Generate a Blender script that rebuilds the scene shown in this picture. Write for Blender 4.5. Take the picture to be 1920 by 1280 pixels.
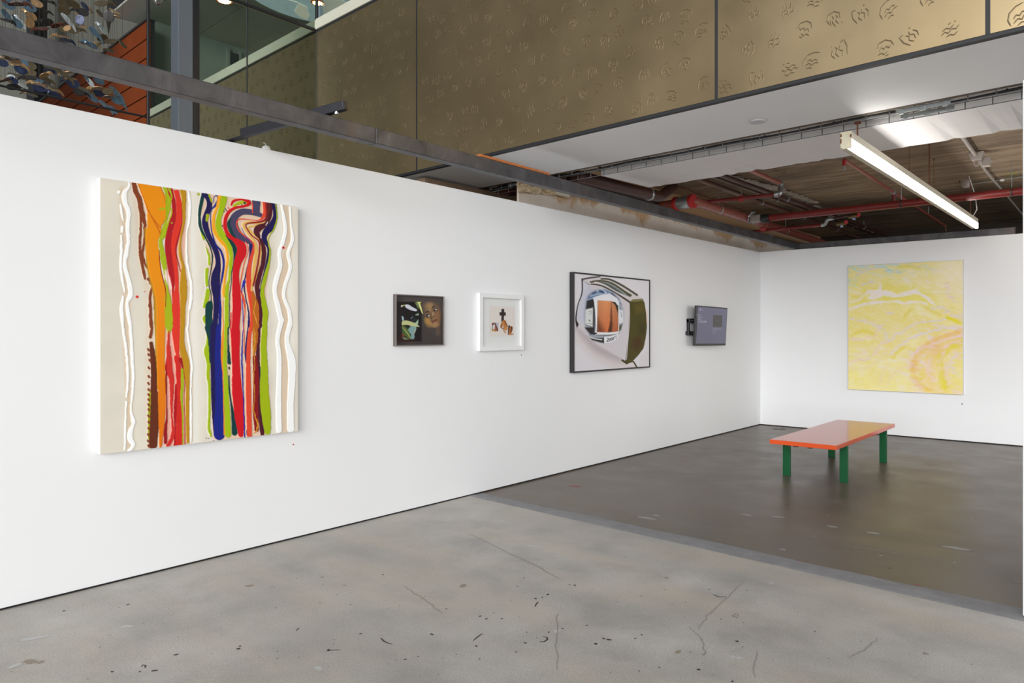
import bpy, math, random
import numpy as np
from mathutils import Vector

# ------------------------------------------------------------------ clear
for o in list(bpy.data.objects): bpy.data.objects.remove(o, do_unlink=True)
scn = bpy.context.scene
COL = scn.collection
random.seed(7); RNG = np.random.default_rng(7)

# ------------------------------------------------------------------ camera
FPX, CX, HY, EYE = 1386.0, 960.0, 621.0, 1.46
YAW = math.atan2(1179.0, 1386.0)
cam = bpy.data.cameras.new('camera'); cam.lens = 36*FPX/1920; cam.sensor_width = 36
cam.shift_y = (HY-640)/1920
cam.clip_start = .05; cam.clip_end = 200
camo = bpy.data.objects.new('camera', cam); COL.objects.link(camo)
camo.location = (0, 0, EYE); camo.rotation_euler = (math.pi/2, 0, YAW)
scn.camera = camo

# ------------------------------------------------------------------ sky, daylight, exposure
w = bpy.data.worlds.new('sky'); scn.world = w; w.use_nodes = True
bg = w.node_tree.nodes['Background']
bg.inputs[0].default_value = (.90, .955, 1.0, 1); bg.inputs[1].default_value = .24
sun = bpy.data.lights.new('daylight', 'SUN'); sun.energy = .12; sun.angle = math.radians(50); sun.color = (1, .98, .95)
suno = bpy.data.objects.new('daylight', sun); COL.objects.link(suno)
suno.rotation_euler = Vector((-.55, .33, -1.0)).to_track_quat('-Z', 'Y').to_euler()
fac = bpy.data.lights.new('rear_fill_light', 'AREA'); fac.shape = 'RECTANGLE'; fac.size = 26; fac.size_y = 13.0; fac.energy = 9000; fac.color = (.97, .985, 1.0)
faco = bpy.data.objects.new('rear_fill_light', fac); COL.objects.link(faco)     # added unseen area light well behind the camera, fill for the back room
faco.location = (10.0, -22, 6.7); faco.rotation_euler = (math.pi/2, 0, 0)
sid = bpy.data.lights.new('side_fill_light', 'AREA'); sid.shape = 'RECTANGLE'; sid.size = 16; sid.size_y = 5; sid.energy = 640; sid.color = (.98, .985, 1.0)
sido = bpy.data.objects.new('side_fill_light', sid); COL.objects.link(sido)         # added unseen area light at far right, brightens the rear of the long wall
sido.location = (13, 7.5, 2.4); sido.rotation_euler = (math.pi/2, 0, math.pi/2)
LAMP_STRENGTH = 14.5
scn.view_settings.view_transform = 'Standard'; scn.view_settings.look = 'None'
scn.view_settings.exposure = .37; scn.view_settings.gamma = 1; scn.view_settings.use_curve_mapping = False

# ------------------------------------------------------------------ measuring helpers
RXV = np.array([math.cos(YAW), math.sin(YAW), 0]); FWV = np.array([-math.sin(YAW), math.cos(YAW), 0]); UPV = np.array([0, 0, 1.])
ORI = np.array([0, 0, EYE])
def ray(px, py): return (px-CX)*RXV + (HY-py)*UPV + FPX*FWV
def onX(px, py, X): d = ray(px, py); return ORI + d*(X/d[0])
def onY(px, py, Y): d = ray(px, py); return ORI + d*(Y/d[1])
def onZ(px, py, Z): d = ray(px, py); return ORI + d*((Z-EYE)/d[2])
def proj(P):
    v = P-ORI; f = v@FWV
    return CX+FPX*(v@RXV)/f, HY-FPX*v[..., 2]/f
# the old building stands a few degrees off the partitions
BA = math.radians(-3.42)
BX = np.array([math.cos(BA), math.sin(BA), 0]); BY = np.array([-math.sin(BA), math.cos(BA), 0])
def B(u, v, z=0.): return BX*u + BY*v + UPV*z
def onV(px, py, V): d = ray(px, py); return ORI + d*(V/(d@BY))
def UU(p): return float(np.dot(p, BX))
def VV(p): return float(np.dot(p, BY))

XL, YB, HW = -4.535, 11.321, 2.70        # left partition face, back partition face, partition height
VG = 4.53                                 # bronze fascia line
ZS = 3.0                                  # soffit

# ------------------------------------------------------------------ materials
def s2l(c):
    c = np.asarray(c, float)
    if c.max() > 1.0001: c = c/255.
    return np.where(c <= .04045, c/12.92, ((c+.055)/1.055)**2.4)
def mat(name, col, rough=.6, metal=0., spec=.5, bump=0., bscale=60., var=0., vscale=3., stretch=(1, 1, 1), emit=None, estr=1., coat=0.):
    m = bpy.data.materials.new(name); m.use_nodes = True
    nt = m.node_tree; b = nt.nodes['Principled BSDF']
    c = tuple(s2l(col))+(1,)
    b.inputs['Base Color'].default_value = c; b.inputs['Roughness'].default_value = rough
    b.inputs['Metallic'].default_value = metal; b.inputs['Specular IOR Level'].default_value = spec
    b.inputs['Coat Weight'].default_value = coat; b.inputs['Coat Roughness'].default_value = .08
    if emit is not None:
        b.inputs['Emission Color'].default_value = tuple(s2l(emit))+(1,); b.inputs['Emission Strength'].default_value = estr
    if var or bump:
        tc = nt.nodes.new('ShaderNodeTexCoord'); mp = nt.nodes.new('ShaderNodeMapping')
        mp.inputs['Scale'].default_value = stretch
        nt.links.new(tc.outputs['Object'], mp.inputs[0])
    if var:
        n = nt.nodes.new('ShaderNodeTexNoise'); n.inputs['Scale'].default_value = vscale; n.inputs['Detail'].default_value = 8; n.inputs['Roughness'].default_value = .65
        nt.links.new(mp.outputs[0], n.inputs['Vector'])
        r = nt.nodes.new('ShaderNodeValToRGB')
        a = np.array(c[:3])
        r.color_ramp.elements[0].position = .3; r.color_ramp.elements[1].position = .7
        r.color_ramp.elements[0].color = tuple(a*(1-var))+(1,); r.color_ramp.elements[1].color = tuple(np.minimum(a*(1+var), 1))+(1,)
        nt.links.new(n.outputs['Fac'], r.inputs[0]); nt.links.new(r.outputs[0], b.inputs['Base Color'])
    if bump:
        n2 = nt.nodes.new('ShaderNodeTexNoise'); n2.inputs['Scale'].default_value = bscale; n2.inputs['Detail'].default_value = 4
        nt.links.new(mp.outputs[0], n2.inputs['Vector'])
        bp = nt.nodes.new('ShaderNodeBump'); bp.inputs['Strength'].default_value = bump; bp.inputs['Distance'].default_value = .01
        nt.links.new(n2.outputs['Fac'], bp.inputs['Height']); nt.links.new(bp.outputs[0], b.inputs['Normal'])
    return m
def ramp(nt, src, stops):
    r = nt.nodes.new('ShaderNodeValToRGB'); e = r.color_ramp.elements
    while len(e) < len(stops): e.new(.5)
    for k, (p, c) in enumerate(stops):
        e[k].position = p
        e[k].color = ((c, c, c, 1) if np.isscalar(c) else tuple(s2l(c))+(1,))
    nt.links.new(src, r.inputs[0]); return r.outputs[0]
def noise(nt, vec, scale, detail=6, rough=.6, dist=0.):
    n = nt.nodes.new('ShaderNodeTexNoise'); n.inputs['Scale'].default_value = scale; n.inputs['Detail'].default_value = detail
    n.inputs['Roughness'].default_value = rough; n.inputs['Distortion'].default_value = dist
    nt.links.new(vec, n.inputs['Vector']); return n.outputs['Fac']
def mapping(nt, scale=(1, 1, 1), rot=(0, 0, 0)):
    tc = nt.nodes.new('ShaderNodeTexCoord'); mp = nt.nodes.new('ShaderNodeMapping')
    mp.inputs['Scale'].default_value = scale; mp.inputs['Rotation'].default_value = rot
    nt.links.new(tc.outputs['Object'], mp.inputs[0]); return mp.outputs[0]
def mix(nt, a, b, fac, mode='MIX'):
    n = nt.nodes.new('ShaderNodeMix'); n.data_type = 'RGBA'; n.blend_type = mode
    if hasattr(fac, 'is_linked') or not np.isscalar(fac): nt.links.new(fac, n.inputs[0])
    else: n.inputs[0].default_value = fac
    for s, k in ((a, 6), (b, 7)):
        if isinstance(s, tuple): n.inputs[k].default_value = tuple(s2l(s))+(1,)
        else: nt.links.new(s, n.inputs[k])
    return n.outputs[2]
def concrete_floor(name, base, dark, light, rough0, rough1, blotch, warm):
    m = bpy.data.materials.new(name); m.use_nodes = True; nt = m.node_tree; b = nt.nodes['Principled BSDF']
    v = mapping(nt); vs = mapping(nt, (.45, 1.3, 1))
    big = noise(nt, vs, .9, 5, .5, .2)
    mid = noise(nt, v, 2.6, 9, .6, .2)
    fine = noise(nt, v, 120, 4, .7)
    c = ramp(nt, mid, [(.22, dark), (.52, base), (.82, light)])
    c = mix(nt, c, blotch, ramp(nt, big, [(.40, 0.), (.75, .6)]))
    c = mix(nt, c, warm, ramp(nt, noise(nt, vs, 1.7, 5, .5), [(.40, 0.), (.75, .6)]))
    c = mix(nt, c, ramp(nt, fine, [(.3, (128, 128, 128)), (.7, (246, 246, 246))]), .32, 'OVERLAY')
    # tiny dark pits and pale chips
    for sc, th, colr in ((16, .045, (42, 38, 36)), (9, .04, (206, 206, 204))):
        vo = nt.nodes.new('ShaderNodeTexVoronoi'); vo.inputs['Scale'].default_value = sc; nt.links.new(v, vo.inputs['Vector'])
        sel = nt.nodes.new('ShaderNodeSeparateColor'); nt.links.new(vo.outputs['Color'], sel.inputs[0])
        mm = nt.nodes.new('ShaderNodeMath'); mm.operation = 'MULTIPLY'
        nt.links.new(ramp(nt, vo.outputs['Distance'], [(th, 1.), (th*1.6, 0.)]), mm.inputs[0])
        nt.links.new(ramp(nt, sel.outputs[0], [(.90, 0.), (.92, .75)]), mm.inputs[1])
        c = mix(nt, c, colr, mm.outputs[0])
    nt.links.new(c, b.inputs['Base Color'])
    nt.links.new(ramp(nt, mid, [(.3, rough0), (.7, rough1)]), b.inputs['Roughness'])
    b.inputs['Specular IOR Level'].default_value = .22
    bp = nt.nodes.new('ShaderNodeBump'); bp.inputs['Strength'].default_value = .02; bp.inputs['Distance'].default_value = .01
    nt.links.new(mid, bp.inputs['Height']); nt.links.new(bp.outputs[0], b.inputs['Normal'])
    return m
def concrete_ceiling():
    m = bpy.data.materials.new('board_marked_concrete'); m.use_nodes = True; nt = m.node_tree; b = nt.nodes['Principled BSDF']
    v = mapping(nt, (.8, 7, 1), (0, 0, -BA)); v2 = mapping(nt, (.5, 1.1, 1))
    n1 = noise(nt, v, 2.0, 9, .7, .5); n2 = noise(nt, v2, 1.3, 6, .6)
    c = ramp(nt, n1, [(.25, (84, 69, 54)), (.5, (146, 124, 100)), (.75, (196, 174, 144))])
    c = mix(nt, c, (66, 54, 44), ramp(nt, n2, [(.48, 0.), (.72, .6)]))
    nt.links.new(c, b.inputs['Base Color']); b.inputs['Roughness'].default_value = .85
    bp = nt.nodes.new('ShaderNodeBump'); bp.inputs['Strength'].default_value = .5; bp.inputs['Distance'].default_value = .02
    nt.links.new(n1, bp.inputs['Height']); nt.links.new(bp.outputs[0], b.inputs['Normal'])
    return m
def old_wall_mat():
    m = bpy.data.materials.new('old_plaster'); m.use_nodes = True; nt = m.node_tree; b = nt.nodes['Principled BSDF']
    tc = nt.nodes.new('ShaderNodeTexCoord'); sp = nt.nodes.new('ShaderNodeSeparateXYZ'); nt.links.new(tc.outputs['Object'], sp.inputs[0])
    n = noise(nt, tc.outputs['Object'], 1.7, 7, .6)
    a = nt.nodes.new('ShaderNodeMath'); a.operation = 'MULTIPLY_ADD'; nt.links.new(n, a.inputs[0]); a.inputs[1].default_value = .75; nt.links.new(sp.outputs[2], a.inputs[2])
    c = ramp(nt, noise(nt, tc.outputs['Object'], 2.2, 6), [(.3, (228, 212, 194)), (.7, (244, 234, 222))])
    f = nt.nodes.new('ShaderNodeMapRange'); f.inputs[1].default_value = 3.30; f.inputs[2].default_value = 3.36; nt.links.new(a.outputs[0], f.inputs[0])
    c = mix(nt, c, (208, 172, 132), f.outputs[0])
    nt.links.new(c, b.inputs['Base Color']); b.inputs['Roughness'].default_value = .8
    return m
def bronze_mat():
    m = bpy.data.materials.new('bronze_sheet'); m.use_nodes = True; nt = m.node_tree; b = nt.nodes['Principled BSDF']
    v = mapping(nt, (1, 1, 1)); vb = mapping(nt, (.6, .6, 26))
    c = ramp(nt, noise(nt, v, .8, 5, .55), [(.3, (186, 163, 125)), (.7, (198, 175, 137))])
    nt.links.new(c, b.inputs['Base Color']); b.inputs['Metallic'].default_value = .95
    nt.links.new(ramp(nt, noise(nt, v, 1.5, 4), [(.3, .32), (.7, .40)]), b.inputs['Roughness'])
    return m
def steel_mat():
    m = bpy.data.materials.new('raw_mill_steel'); m.use_nodes = True; nt = m.node_tree; b = nt.nodes['Principled BSDF']
    v = mapping(nt); n1 = noise(nt, v, 5, 8, .65, .6); n2 = noise(nt, v, 1.1, 4)
    c = ramp(nt, n1, [(.25, (58, 56, 59)), (.55, (88, 86, 88)), (.8, (112, 109, 110))])
    c = mix(nt, c, (122, 92, 72), ramp(nt, n2, [(.58, 0.), (.75, .4)]))
    nt.links.new(c, b.inputs['Base Color']); b.inputs['Metallic'].default_value = .55; b.inputs['Roughness'].default_value = .48
    return m
def glass_mat(name, tint, refl):
    m = bpy.data.materials.new(name); m.use_nodes = True; nt = m.node_tree
    for n in list(nt.nodes):
        if n.type == 'BSDF_PRINCIPLED': nt.nodes.remove(n)
    out = [n for n in nt.nodes if n.type == 'OUTPUT_MATERIAL'][0]
    t = nt.nodes.new('ShaderNodeBsdfTransparent'); t.inputs[0].default_value = tuple(s2l(tint))+(1,)
    g = nt.nodes.new('ShaderNodeBsdfGlossy'); g.inputs['Roughness'].default_value = .02; g.inputs[0].default_value = (.96, 1, .98, 1)
    fr = nt.nodes.new('ShaderNodeFresnel'); fr.inputs[0].default_value = refl
    mx = nt.nodes.new('ShaderNodeMixShader'); nt.links.new(fr.outputs[0], mx.inputs[0]); nt.links.new(t.outputs[0], mx.inputs[1]); nt.links.new(g.outputs[0], mx.inputs[2])
    nt.links.new(mx.outputs[0], out.inputs[0]); return m
def art_mat(name, rough=.55, coat=0., emit=0.):
    m = bpy.data.materials.new(name); m.use_nodes = True; nt = m.node_tree; b = nt.nodes['Principled BSDF']
    a = nt.nodes.new('ShaderNodeVertexColor'); a.layer_name = 'ink'
    if emit:
        b.inputs['Base Color'].default_value = (.02, .02, .02, 1)
        nt.links.new(a.outputs[0], b.inputs['Emission Color']); b.inputs['Emission Strength'].default_value = emit
    else: nt.links.new(a.outputs[0], b.inputs['Base Color'])
    b.inputs['Roughness'].default_value = rough; b.inputs['Specular IOR Level'].default_value = .16
    return m

M = {}
M['white_wall'] = mat('white_painted_board', (233, 233, 233), .55, var=.012, vscale=.8, bump=.02, bscale=90)
M['white_soffit'] = mat('white_plasterboard', (240, 241, 243), .6, var=.02, vscale=1.2)
M['white_beam'] = mat('white_painted_concrete', (238, 236, 237), .6, var=.03, vscale=2., bump=.08, bscale=9)
M['dark_gap'] = mat('dark_gap', (24, 22, 22), .9)
M['floor_front'] = concrete_floor('ground_concrete', (178, 174, 169), (146, 143, 140), (198, 194, 188), .45, .62, (140, 138, 137), (186, 175, 158))
M['floor_back'] = concrete_floor('polished_concrete', (104, 95, 86), (88, 80, 72), (126, 116, 105), .28, .42, (84, 76, 68), (110, 95, 78))
M['joint'] = mat('grey_joint_filler', (136, 135, 137), .7, var=.14, vscale=9, bump=.35, bscale=30)
M['ceiling'] = concrete_ceiling()
M['oldwall'] = old_wall_mat()
M['bronze'] = bronze_mat()
M['steel'] = steel_mat()
M['bronze_line'] = mat('shaded_bronze_line', (112, 96, 70), .5, .6)  # darker than the sheet: shade of the embossed lines put into the colour
M['dark_seal'] = mat('dark_seal', (34, 35, 38), .6)
M['black_metal'] = mat('black_metal', (34, 34, 37), .45, .3)
M['black_strut'] = mat('black_painted_steel', (36, 36, 42), .45, .2, var=.1, vscale=8)
M['galv'] = mat('galvanised_steel', (176, 184, 188), .35, .8, var=.1, vscale=25)
M['wire'] = mat('tray_wire', (128, 130, 132), .4, .7)
M['rust'] = mat('rusty_steel', (112, 66, 40), .8, var=.3, vscale=60)
M['red_pipe'] = mat('red_painted_pipe', (118, 38, 34), .38, var=.12, vscale=7)
M['pink_pipe'] = mat('faded_red_pipe', (146, 78, 66), .4, var=.18, vscale=9)
M['bright_red'] = mat('bright_red_flange', (182, 40, 40), .45)
M['maroon'] = mat('maroon_pipe', (70, 40, 34), .5, var=.2, vscale=6)
M['brown_pipe'] = mat('brown_conduit', (98, 66, 52), .5, var=.15, vscale=6)
M['brass'] = mat('old_brass', (112, 92, 60), .4, .6, var=.2, vscale=40)
M['cream_paint'] = mat('cream_enamel', (206, 198, 178), .5, var=.07, vscale=30)
M['white_plastic'] = mat('white_plastic', (226, 226, 224), .4)
M['grey_plastic'] = mat('warm_grey_plastic', (178, 168, 160), .5)
M['diffuser'] = mat('lit_diffuser', (255, 255, 255), .5, emit=(255, 250, 242), estr=LAMP_STRENGTH)
M['plaster'] = mat('broken_plaster', (214, 204, 192), .9, var=.18, vscale=14, bump=.6, bscale=20)
M['raw_edge'] = mat('raw_concrete_edge', (108, 97, 84), .9, var=.3, vscale=14, bump=.8, bscale=22)
M['black_cable'] = mat('black_cable', (20, 20, 22), .5)
M['copper_edge'] = mat('orange_timber_edge', (172, 100, 48), .6, var=.15, vscale=15)
M['orange'] = mat('orange_gloss_lacquer', (208, 82, 40), .14, coat=.1, spec=.3)
M['green'] = mat('dark_green_lacquer', (4, 78, 40), .38, spec=.3)
M['olive'] = mat('olive_bracket', (70, 68, 30), .5)
M['canvas_edge'] = mat('canvas_edge', (226, 223, 216), .8, bump=.1, bscale=300)
M['pewter'] = mat('pewter_frame', (120, 112, 108), .32, .7)
M['silver_side'] = mat('silver_frame_side', (196, 194, 186), .35, .4)
M['white_frame'] = mat('white_lacquer_frame', (230, 230, 229), .45)
M['mount'] = mat('pale_mount_board', (229, 229, 227), .8)
M['black_frame'] = mat('black_frame', (30, 26, 27), .4)
M['alu_edge'] = mat('pale_timber_edge', (202, 196, 192), .6)
M['tv_black'] = mat('black_tv_plastic', (34, 32, 33), .4)
M['sticker_red'] = mat('red_sticker', (200, 30, 40), .6)
M['tag_grey'] = mat('grey_tag', (120, 120, 122), .6)
M['terracotta'] = mat('terracotta_panel', (130, 60, 26), .95, spec=.15, var=.1, vscale=2.5)
M['atrium_grey'] = mat('grey_render', (190, 186, 168), .75, var=.06, vscale=.6)
M['atrium_dark'] = mat('dark_wall_and_coping', (60, 60, 58), .6, var=.1, vscale=.4)
M['column_grey'] = mat('blue_grey_column', (92, 98, 106), .45, .2)
M['upper_wall'] = mat('grey_green_wall', (122, 132, 122), .7, var=.10, vscale=.7)
M['upper_ceiling'] = mat('grey_ceiling_tile', (176, 178, 166), .7, var=.03, vscale=1.)
M['trim_white'] = mat('ivory_rail', (206, 203, 186), .45)
M['glass'] = glass_mat('green_glass', (234, 241, 234), 1.13)
M['glass_clear'] = glass_mat('clear_glass', (240, 246, 243), 1.14)
M['picture_glass'] = glass_mat('picture_glass', (255, 255, 255), 1.06)
M['lamp_warm'] = mat('warm_downlight', (255, 235, 200), .5, emit=(255, 226, 178), estr=7.)
M['lamp_ring'] = mat('copper_ring', (214, 140, 84), .4, .5)
M['sky_reflection'] = mat('sky_reflection_glow', (200, 215, 220), .5, var=.2, vscale=2.5, emit=(150, 172, 180), estr=.35)  # sky mirrored in the glass, given as a glowing pane
M['pale_reflection'] = mat('pale_reflection_glow', (232, 230, 214), .7, emit=(232, 230, 214), estr=.25)  # white concrete mirrored in the glass, with a glow of its own
M['chrome'] = mat('chrome_fitting', (180, 176, 166), .2, .9)
LEAFM = [mat('leaf_charcoal', (44, 42, 40), .35, .3), mat('leaf_navy', (36, 46, 74), .3, .3), mat('leaf_blue', (92, 116, 134), .3, .4),
         mat('leaf_tan', (176, 140, 100), .35, .4), mat('leaf_pale', (208, 216, 218), .3, .4), mat('leaf_bronze', (104, 90, 66), .35, .5), mat('leaf_brown', (92, 52, 38), .35, .4)]

# ------------------------------------------------------------------ mesh builder and object helpers
class MB:
    def __init__(s): s.v = []; s.f = []; s.m = []
    def add(s, vs, fs, mi=0):
        o = len(s.v); s.v += [tuple(map(float, p)) for p in vs]; s.f += [tuple(i+o for i in f) for f in fs]; s.m += [mi]*len(fs); return s
    def box(s, x0, x1, y0, y1, z0, z1, mi=0):
        vs = [(x, y, z) for z in (z0, z1) for y in (y0, y1) for x in (x0, x1)]
        return s.add(vs, [(0, 2, 3, 1), (4, 5, 7, 6), (0, 1, 5, 4), (2, 6, 7, 3), (0, 4, 6, 2), (1, 3, 7, 5)], mi)
    def bbox(s, u0, u1, v0, v1, z0, z1, mi=0):      # box along the old building's axes
        vs = [B(u, v, z) for z in (z0, z1) for v in (v0, v1) for u in (u0, u1)]
        return s.add(vs, [(0, 2, 3, 1), (4, 5, 7, 6), (0, 1, 5, 4), (2, 6, 7, 3), (0, 4, 6, 2), (1, 3, 7, 5)], mi)
    def obox(s, c, ax, ay, az, mi=0):                # box by centre and half axes
        c, ax, ay, az = map(np.array, (c, ax, ay, az))
        vs = [c+a*ax+b*ay+d*az for d in (-1, 1) for b in (-1, 1) for a in (-1, 1)]
        return s.add(vs, [(0, 2, 3, 1), (4, 5, 7, 6), (0, 1, 5, 4), (2, 6, 7, 3), (0, 4, 6, 2), (1, 3, 7, 5)], mi)
    def tube(s, pts, r, n=10, mi=0, cap=True):
        pts = [np.array(p, float) for p in pts]
        rs = [r]*len(pts) if np.isscalar(r) else list(r)
        t0 = pts[1]-pts[0]; t0 = t0/np.linalg.norm(t0)
        a = np.cross(t0, UPV)
        if np.linalg.norm(a) < .01: a = np.cross(t0, np.array([1., 0, 0]))
        a /= np.linalg.norm(a); vs = []
        for i, p in enumerate(pts):
            if i == 0: t = pts[1]-pts[0]
            elif i == len(pts)-1: t = pts[-1]-pts[-2]
            else: t = (pts[i+1]-p)/np.linalg.norm(pts[i+1]-p)+(p-pts[i-1])/np.linalg.norm(p-pts[i-1])
            t = t/np.linalg.norm(t); a = a-t*np.dot(a, t); a /= np.linalg.norm(a); b = np.cross(t, a)
            for k in range(n):
                g = 2*math.pi*k/n; vs.append(p+rs[i]*(math.cos(g)*a+math.sin(g)*b))
        fs = [(i*n+k, i*n+(k+1) % n, (i+1)*n+(k+1) % n, (i+1)*n+k) for i in range(len(pts)-1) for k in range(n)]
        if cap: fs += [tuple(reversed(range(n))), tuple(range((len(pts)-1)*n, len(pts)*n))]
        return s.add(vs, fs, mi)
    def lathe(s, c, prof, axis=UPV, n=20, mi=0):     # prof: (radius, height) along axis
        axis = np.array(axis, float); axis /= np.linalg.norm(axis)
        a = np.cross(axis, [1., .3, 0]);  a /= np.linalg.norm(a); b = np.cross(axis, a); c = np.array(c, float)
        vs = [c+axis*h+r*(math.cos(2*math.pi*k/n)*a+math.sin(2*math.pi*k/n)*b) for r, h in prof for k in range(n)]
        fs = [(i*n+k, i*n+(k+1) % n, (i+1)*n+(k+1) % n, (i+1)*n+k) for i in range(len(prof)-1) for k in range(n)]
        fs += [tuple(reversed(range(n))), tuple(range((len(prof)-1)*n, len(prof)*n))]
        return s.add(vs, fs, mi)
    def build(s, name, mats, parent=None, smooth=False, bevel=0., segs=2):
        me = bpy.data.meshes.new(name)
        v = np.array(s.v, float)
        if parent is not None: v = v-np.array(world_loc(parent))
        me.from_pydata([tuple(p) for p in v], [], s.f)
        for m_ in (mats if isinstance(mats, (list, tuple)) else [mats]): me.materials.append(m_)
        if any(s.m): me.polygons.foreach_set('material_index', s.m)
        if smooth: me.polygons.foreach_set('use_smooth', [True]*len(me.polygons))
        me.update()
        o = bpy.data.objects.new(name, me); COL.objects.link(o)
        if parent is not None: o.parent = parent
        if bevel:
            b = o.modifiers.new('bevel', 'BEVEL'); b.width = bevel; b.segments = segs; b.limit_method = 'ANGLE'
        if smooth and not bevel:
            try:
                e = o.modifiers.new('split', 'EDGE_SPLIT'); e.split_angle = math.radians(40)
            except Exception: pass
        return o
def world_loc(o):
    l = Vector(o.location)
    while o.parent is not None: o = o.parent; l = l+Vector(o.location)
    return l
def tag(o, label=None, cat=None, group=None, kind=None):
    if label: o['label'] = label
    if cat: o['category'] = cat
    if group: o['group'] = group
    if kind: o['kind'] = kind
    return o
def thing(name, label, cat, loc, group=None):
    o = bpy.data.objects.new(name, None); COL.objects.link(o); o.location = tuple(map(float, loc)); o.empty_display_size = .1
    return tag(o, label, cat, group)
def struct(o, label): return tag(o, label, kind='structure')
def set_root(name, label, loc):
    o = bpy.data.objects.new(name, None); COL.objects.link(o); o.location = tuple(map(float, loc))
    return tag(o, label, kind='structure')

# ------------------------------------------------------------------ floor
def slab(name, v0, v1, u0, u1, m, z=0.):
    return MB().bbox(u0, u1, v0, v1, z-.2, z).build(name, m)
VJ0, VJ1 = 4.50, 4.635
floor = struct(slab('floor', -22, VJ0, -16, 14, M['floor_front']), 'pale grey ground concrete floor in the front half, flecked with dark paint')
floor2 = struct(slab('floor', VJ1, 17, -16, 14, M['floor_back']), 'darker brown polished concrete floor under the bench')
# joint with ragged edges, a shallow trowelled ridge
N = 260; us = np.linspace(-6, 2.5, N); vs_, fs_ = [], []
rg = np.cumsum(RNG.normal(0, .0035, (N, 2)), 0); rg -= np.linspace(0, 1, N)[:, None]*rg[-1]
for i, u in enumerate(us):
    a = VJ0-.012+np.clip(rg[i, 0], -.02, .02); b = VJ1+.012+np.clip(rg[i, 1], -.025, .025)
    if u < -3.6: b -= min(.09, (-3.6-u)*.1)
    h = .0045+.0015*math.sin(u*9)
    vs_ += [B(u, a, .0006), B(u, a+.02, h*.6), B(u, (a+b)/2, h), B(u, b-.02, h*.6), B(u, b, .0006)]
for i in range(N-1):
    for k in range(4): fs_.append((i*5+k, i*5+5+k, i*5+6+k, i*5+1+k))
MB().bbox(-16, 9, VJ0, VJ1, -.2, -.001).add(vs_, fs_).build('joint_strip', M['joint'], floor)

def blot(mb, c, r, n=9, asp=1., rot=0., z=.0009):
    n = max(n, 14); r = r*.62; pts = []
    for k in range(n):
        g = 2*math.pi*k/n; q = r*random.uniform(.75, 1.15)
        x, y = q*math.cos(g)*asp, q*math.sin(g)
        pts.append((c[0]+x*math.cos(rot)-y*math.sin(rot), c[1]+x*math.sin(rot)+y*math.cos(rot), z))
    mb.add(pts, [tuple(range(n))])
def streak(mb, pts, w_, z=.0010):
    P = [np.array((p[0], p[1], 0.)) for p in pts]
    L, R_ = [], []
    for i, p in enumerate(P):
        t = P[min(i+1, len(P)-1)]-P[max(i-1, 0)]; t /= np.linalg.norm(t); nn = np.array((-t[1], t[0], 0))
        q = w_*(.5+.5*math.sin(math.pi*(i+.5)/len(P)))*random.uniform(.7, 1.2)
        L.append(p+nn*q+UPV*z); R_.append(p-nn*q+UPV*z)
    n = len(P); mb.add(L+R_, [(i, n+i, n+i+1, i+1) for i in range(n-1)])
fl = lambda x, y: onZ(x, y, 0)
dk, lt, rs_, tn, gr = MB(), MB(), MB(), MB(), MB()
for x, y in [(657,1133),(330,1227),(600,1131),(262,1259),(210,1259),(559,1178),(557,1181),(676,1188),(450,1211),(447,1216),(616,1219),(290,1257),(120,1145),(240,1133),(968,1222),(899,1235),(1132,1197),(1142,1199),(1191,1197),(1203,1190),(1029,1185),(1055,1178),(983,1083),(1078,1097),(1068,1096),(970,1099),(1017,1120),(1004,1122),(1027,1114),(900,1155),(912,1160),(941,1160),(1247,1105),(1100,1172),(1117,1207),(1330,1105),(1528,1184),(1382,1202),(893,1211),(985,1205),(837,1141),(718,1077),(760,1236),(810,1189),(1310,1255),(1668,1065),(1500,922)]:
    blot(dk, fl(x, y), random.uniform(.006, .013), 8, random.uniform(1, 1.8), random.uniform(0, 3))
for c in ([(1012,1203),(1020,1203),(1026,1199),(1026,1195),(1018,1193)], [(265,1250),(268,1246),(273,1248),(272,1252)], [(1337,1114),(1345,1118),(1354,1119),(1362,1118)], [(887,1201),(893,1196),(899,1191),(904,1188)], [(714,1196),(720,1202),(728,1206),(736,1207)], [(1003,1137),(1005,1133),(1009,1128)], [(616,1219),(625,1218.5),(637,1218)]):
    streak(dk, [fl(*q) for q in c], .004)
for _ in range(110):
    x, y = random.uniform(150, 1500), random.uniform(1000, 1275)
    if y < 1146-.2456*x+25: continue
    blot(dk, fl(x, y), random.uniform(.002, .006), 6, random.uniform(1, 2.2), random.uniform(0, 3))
dk.build('paint_speck', mat('black_paint_speck', (38, 34, 32), .5), floor)['kind'] = 'stuff'
for x, y, r, a in [(238,1174,.035,1.6),(28,1248,.03,1.6),(65,1196,.04,2.6),(597,1253,.025,2),(1044,1183,.022,1.6),(1000,1024,.05,2.4),(804,1138,.012,1.2),(1372,1277,.016,1),(1373,1277,.01,1),(1446,1093,.02,2),(1388,1111,.008,1),(1456,988,.008,1),(305,1130,.006,1),(1375,1231,.02,1.4),(1386,1233,.02,1.4)]:
    blot(lt, fl(x, y), r, 11, a, random.uniform(0, 3))
lt.build('pale_chip', mat('pale_chip', (186, 186, 184), .7), floor)['kind'] = 'stuff'
for x, y, r, a in [(468,1098,.03,1.4),(56,1240,.035,1.5),(76,1241,.02,1.3),(868,1098,.028,1.8),(604,1082,.016,1.5),(646,1097,.012,1.4),(1271,1222,.02,2.),(1735,1225,.02,1.2),(1250,1083,.02,1.2),(510,1100,.012,1)]:
    blot(tn, fl(x, y), r, 10, a, random.uniform(0, 3))
tn.build('brown_stain', mat('brown_stain', (146, 136, 120), .7), floor)['kind'] = 'stuff'
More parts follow.
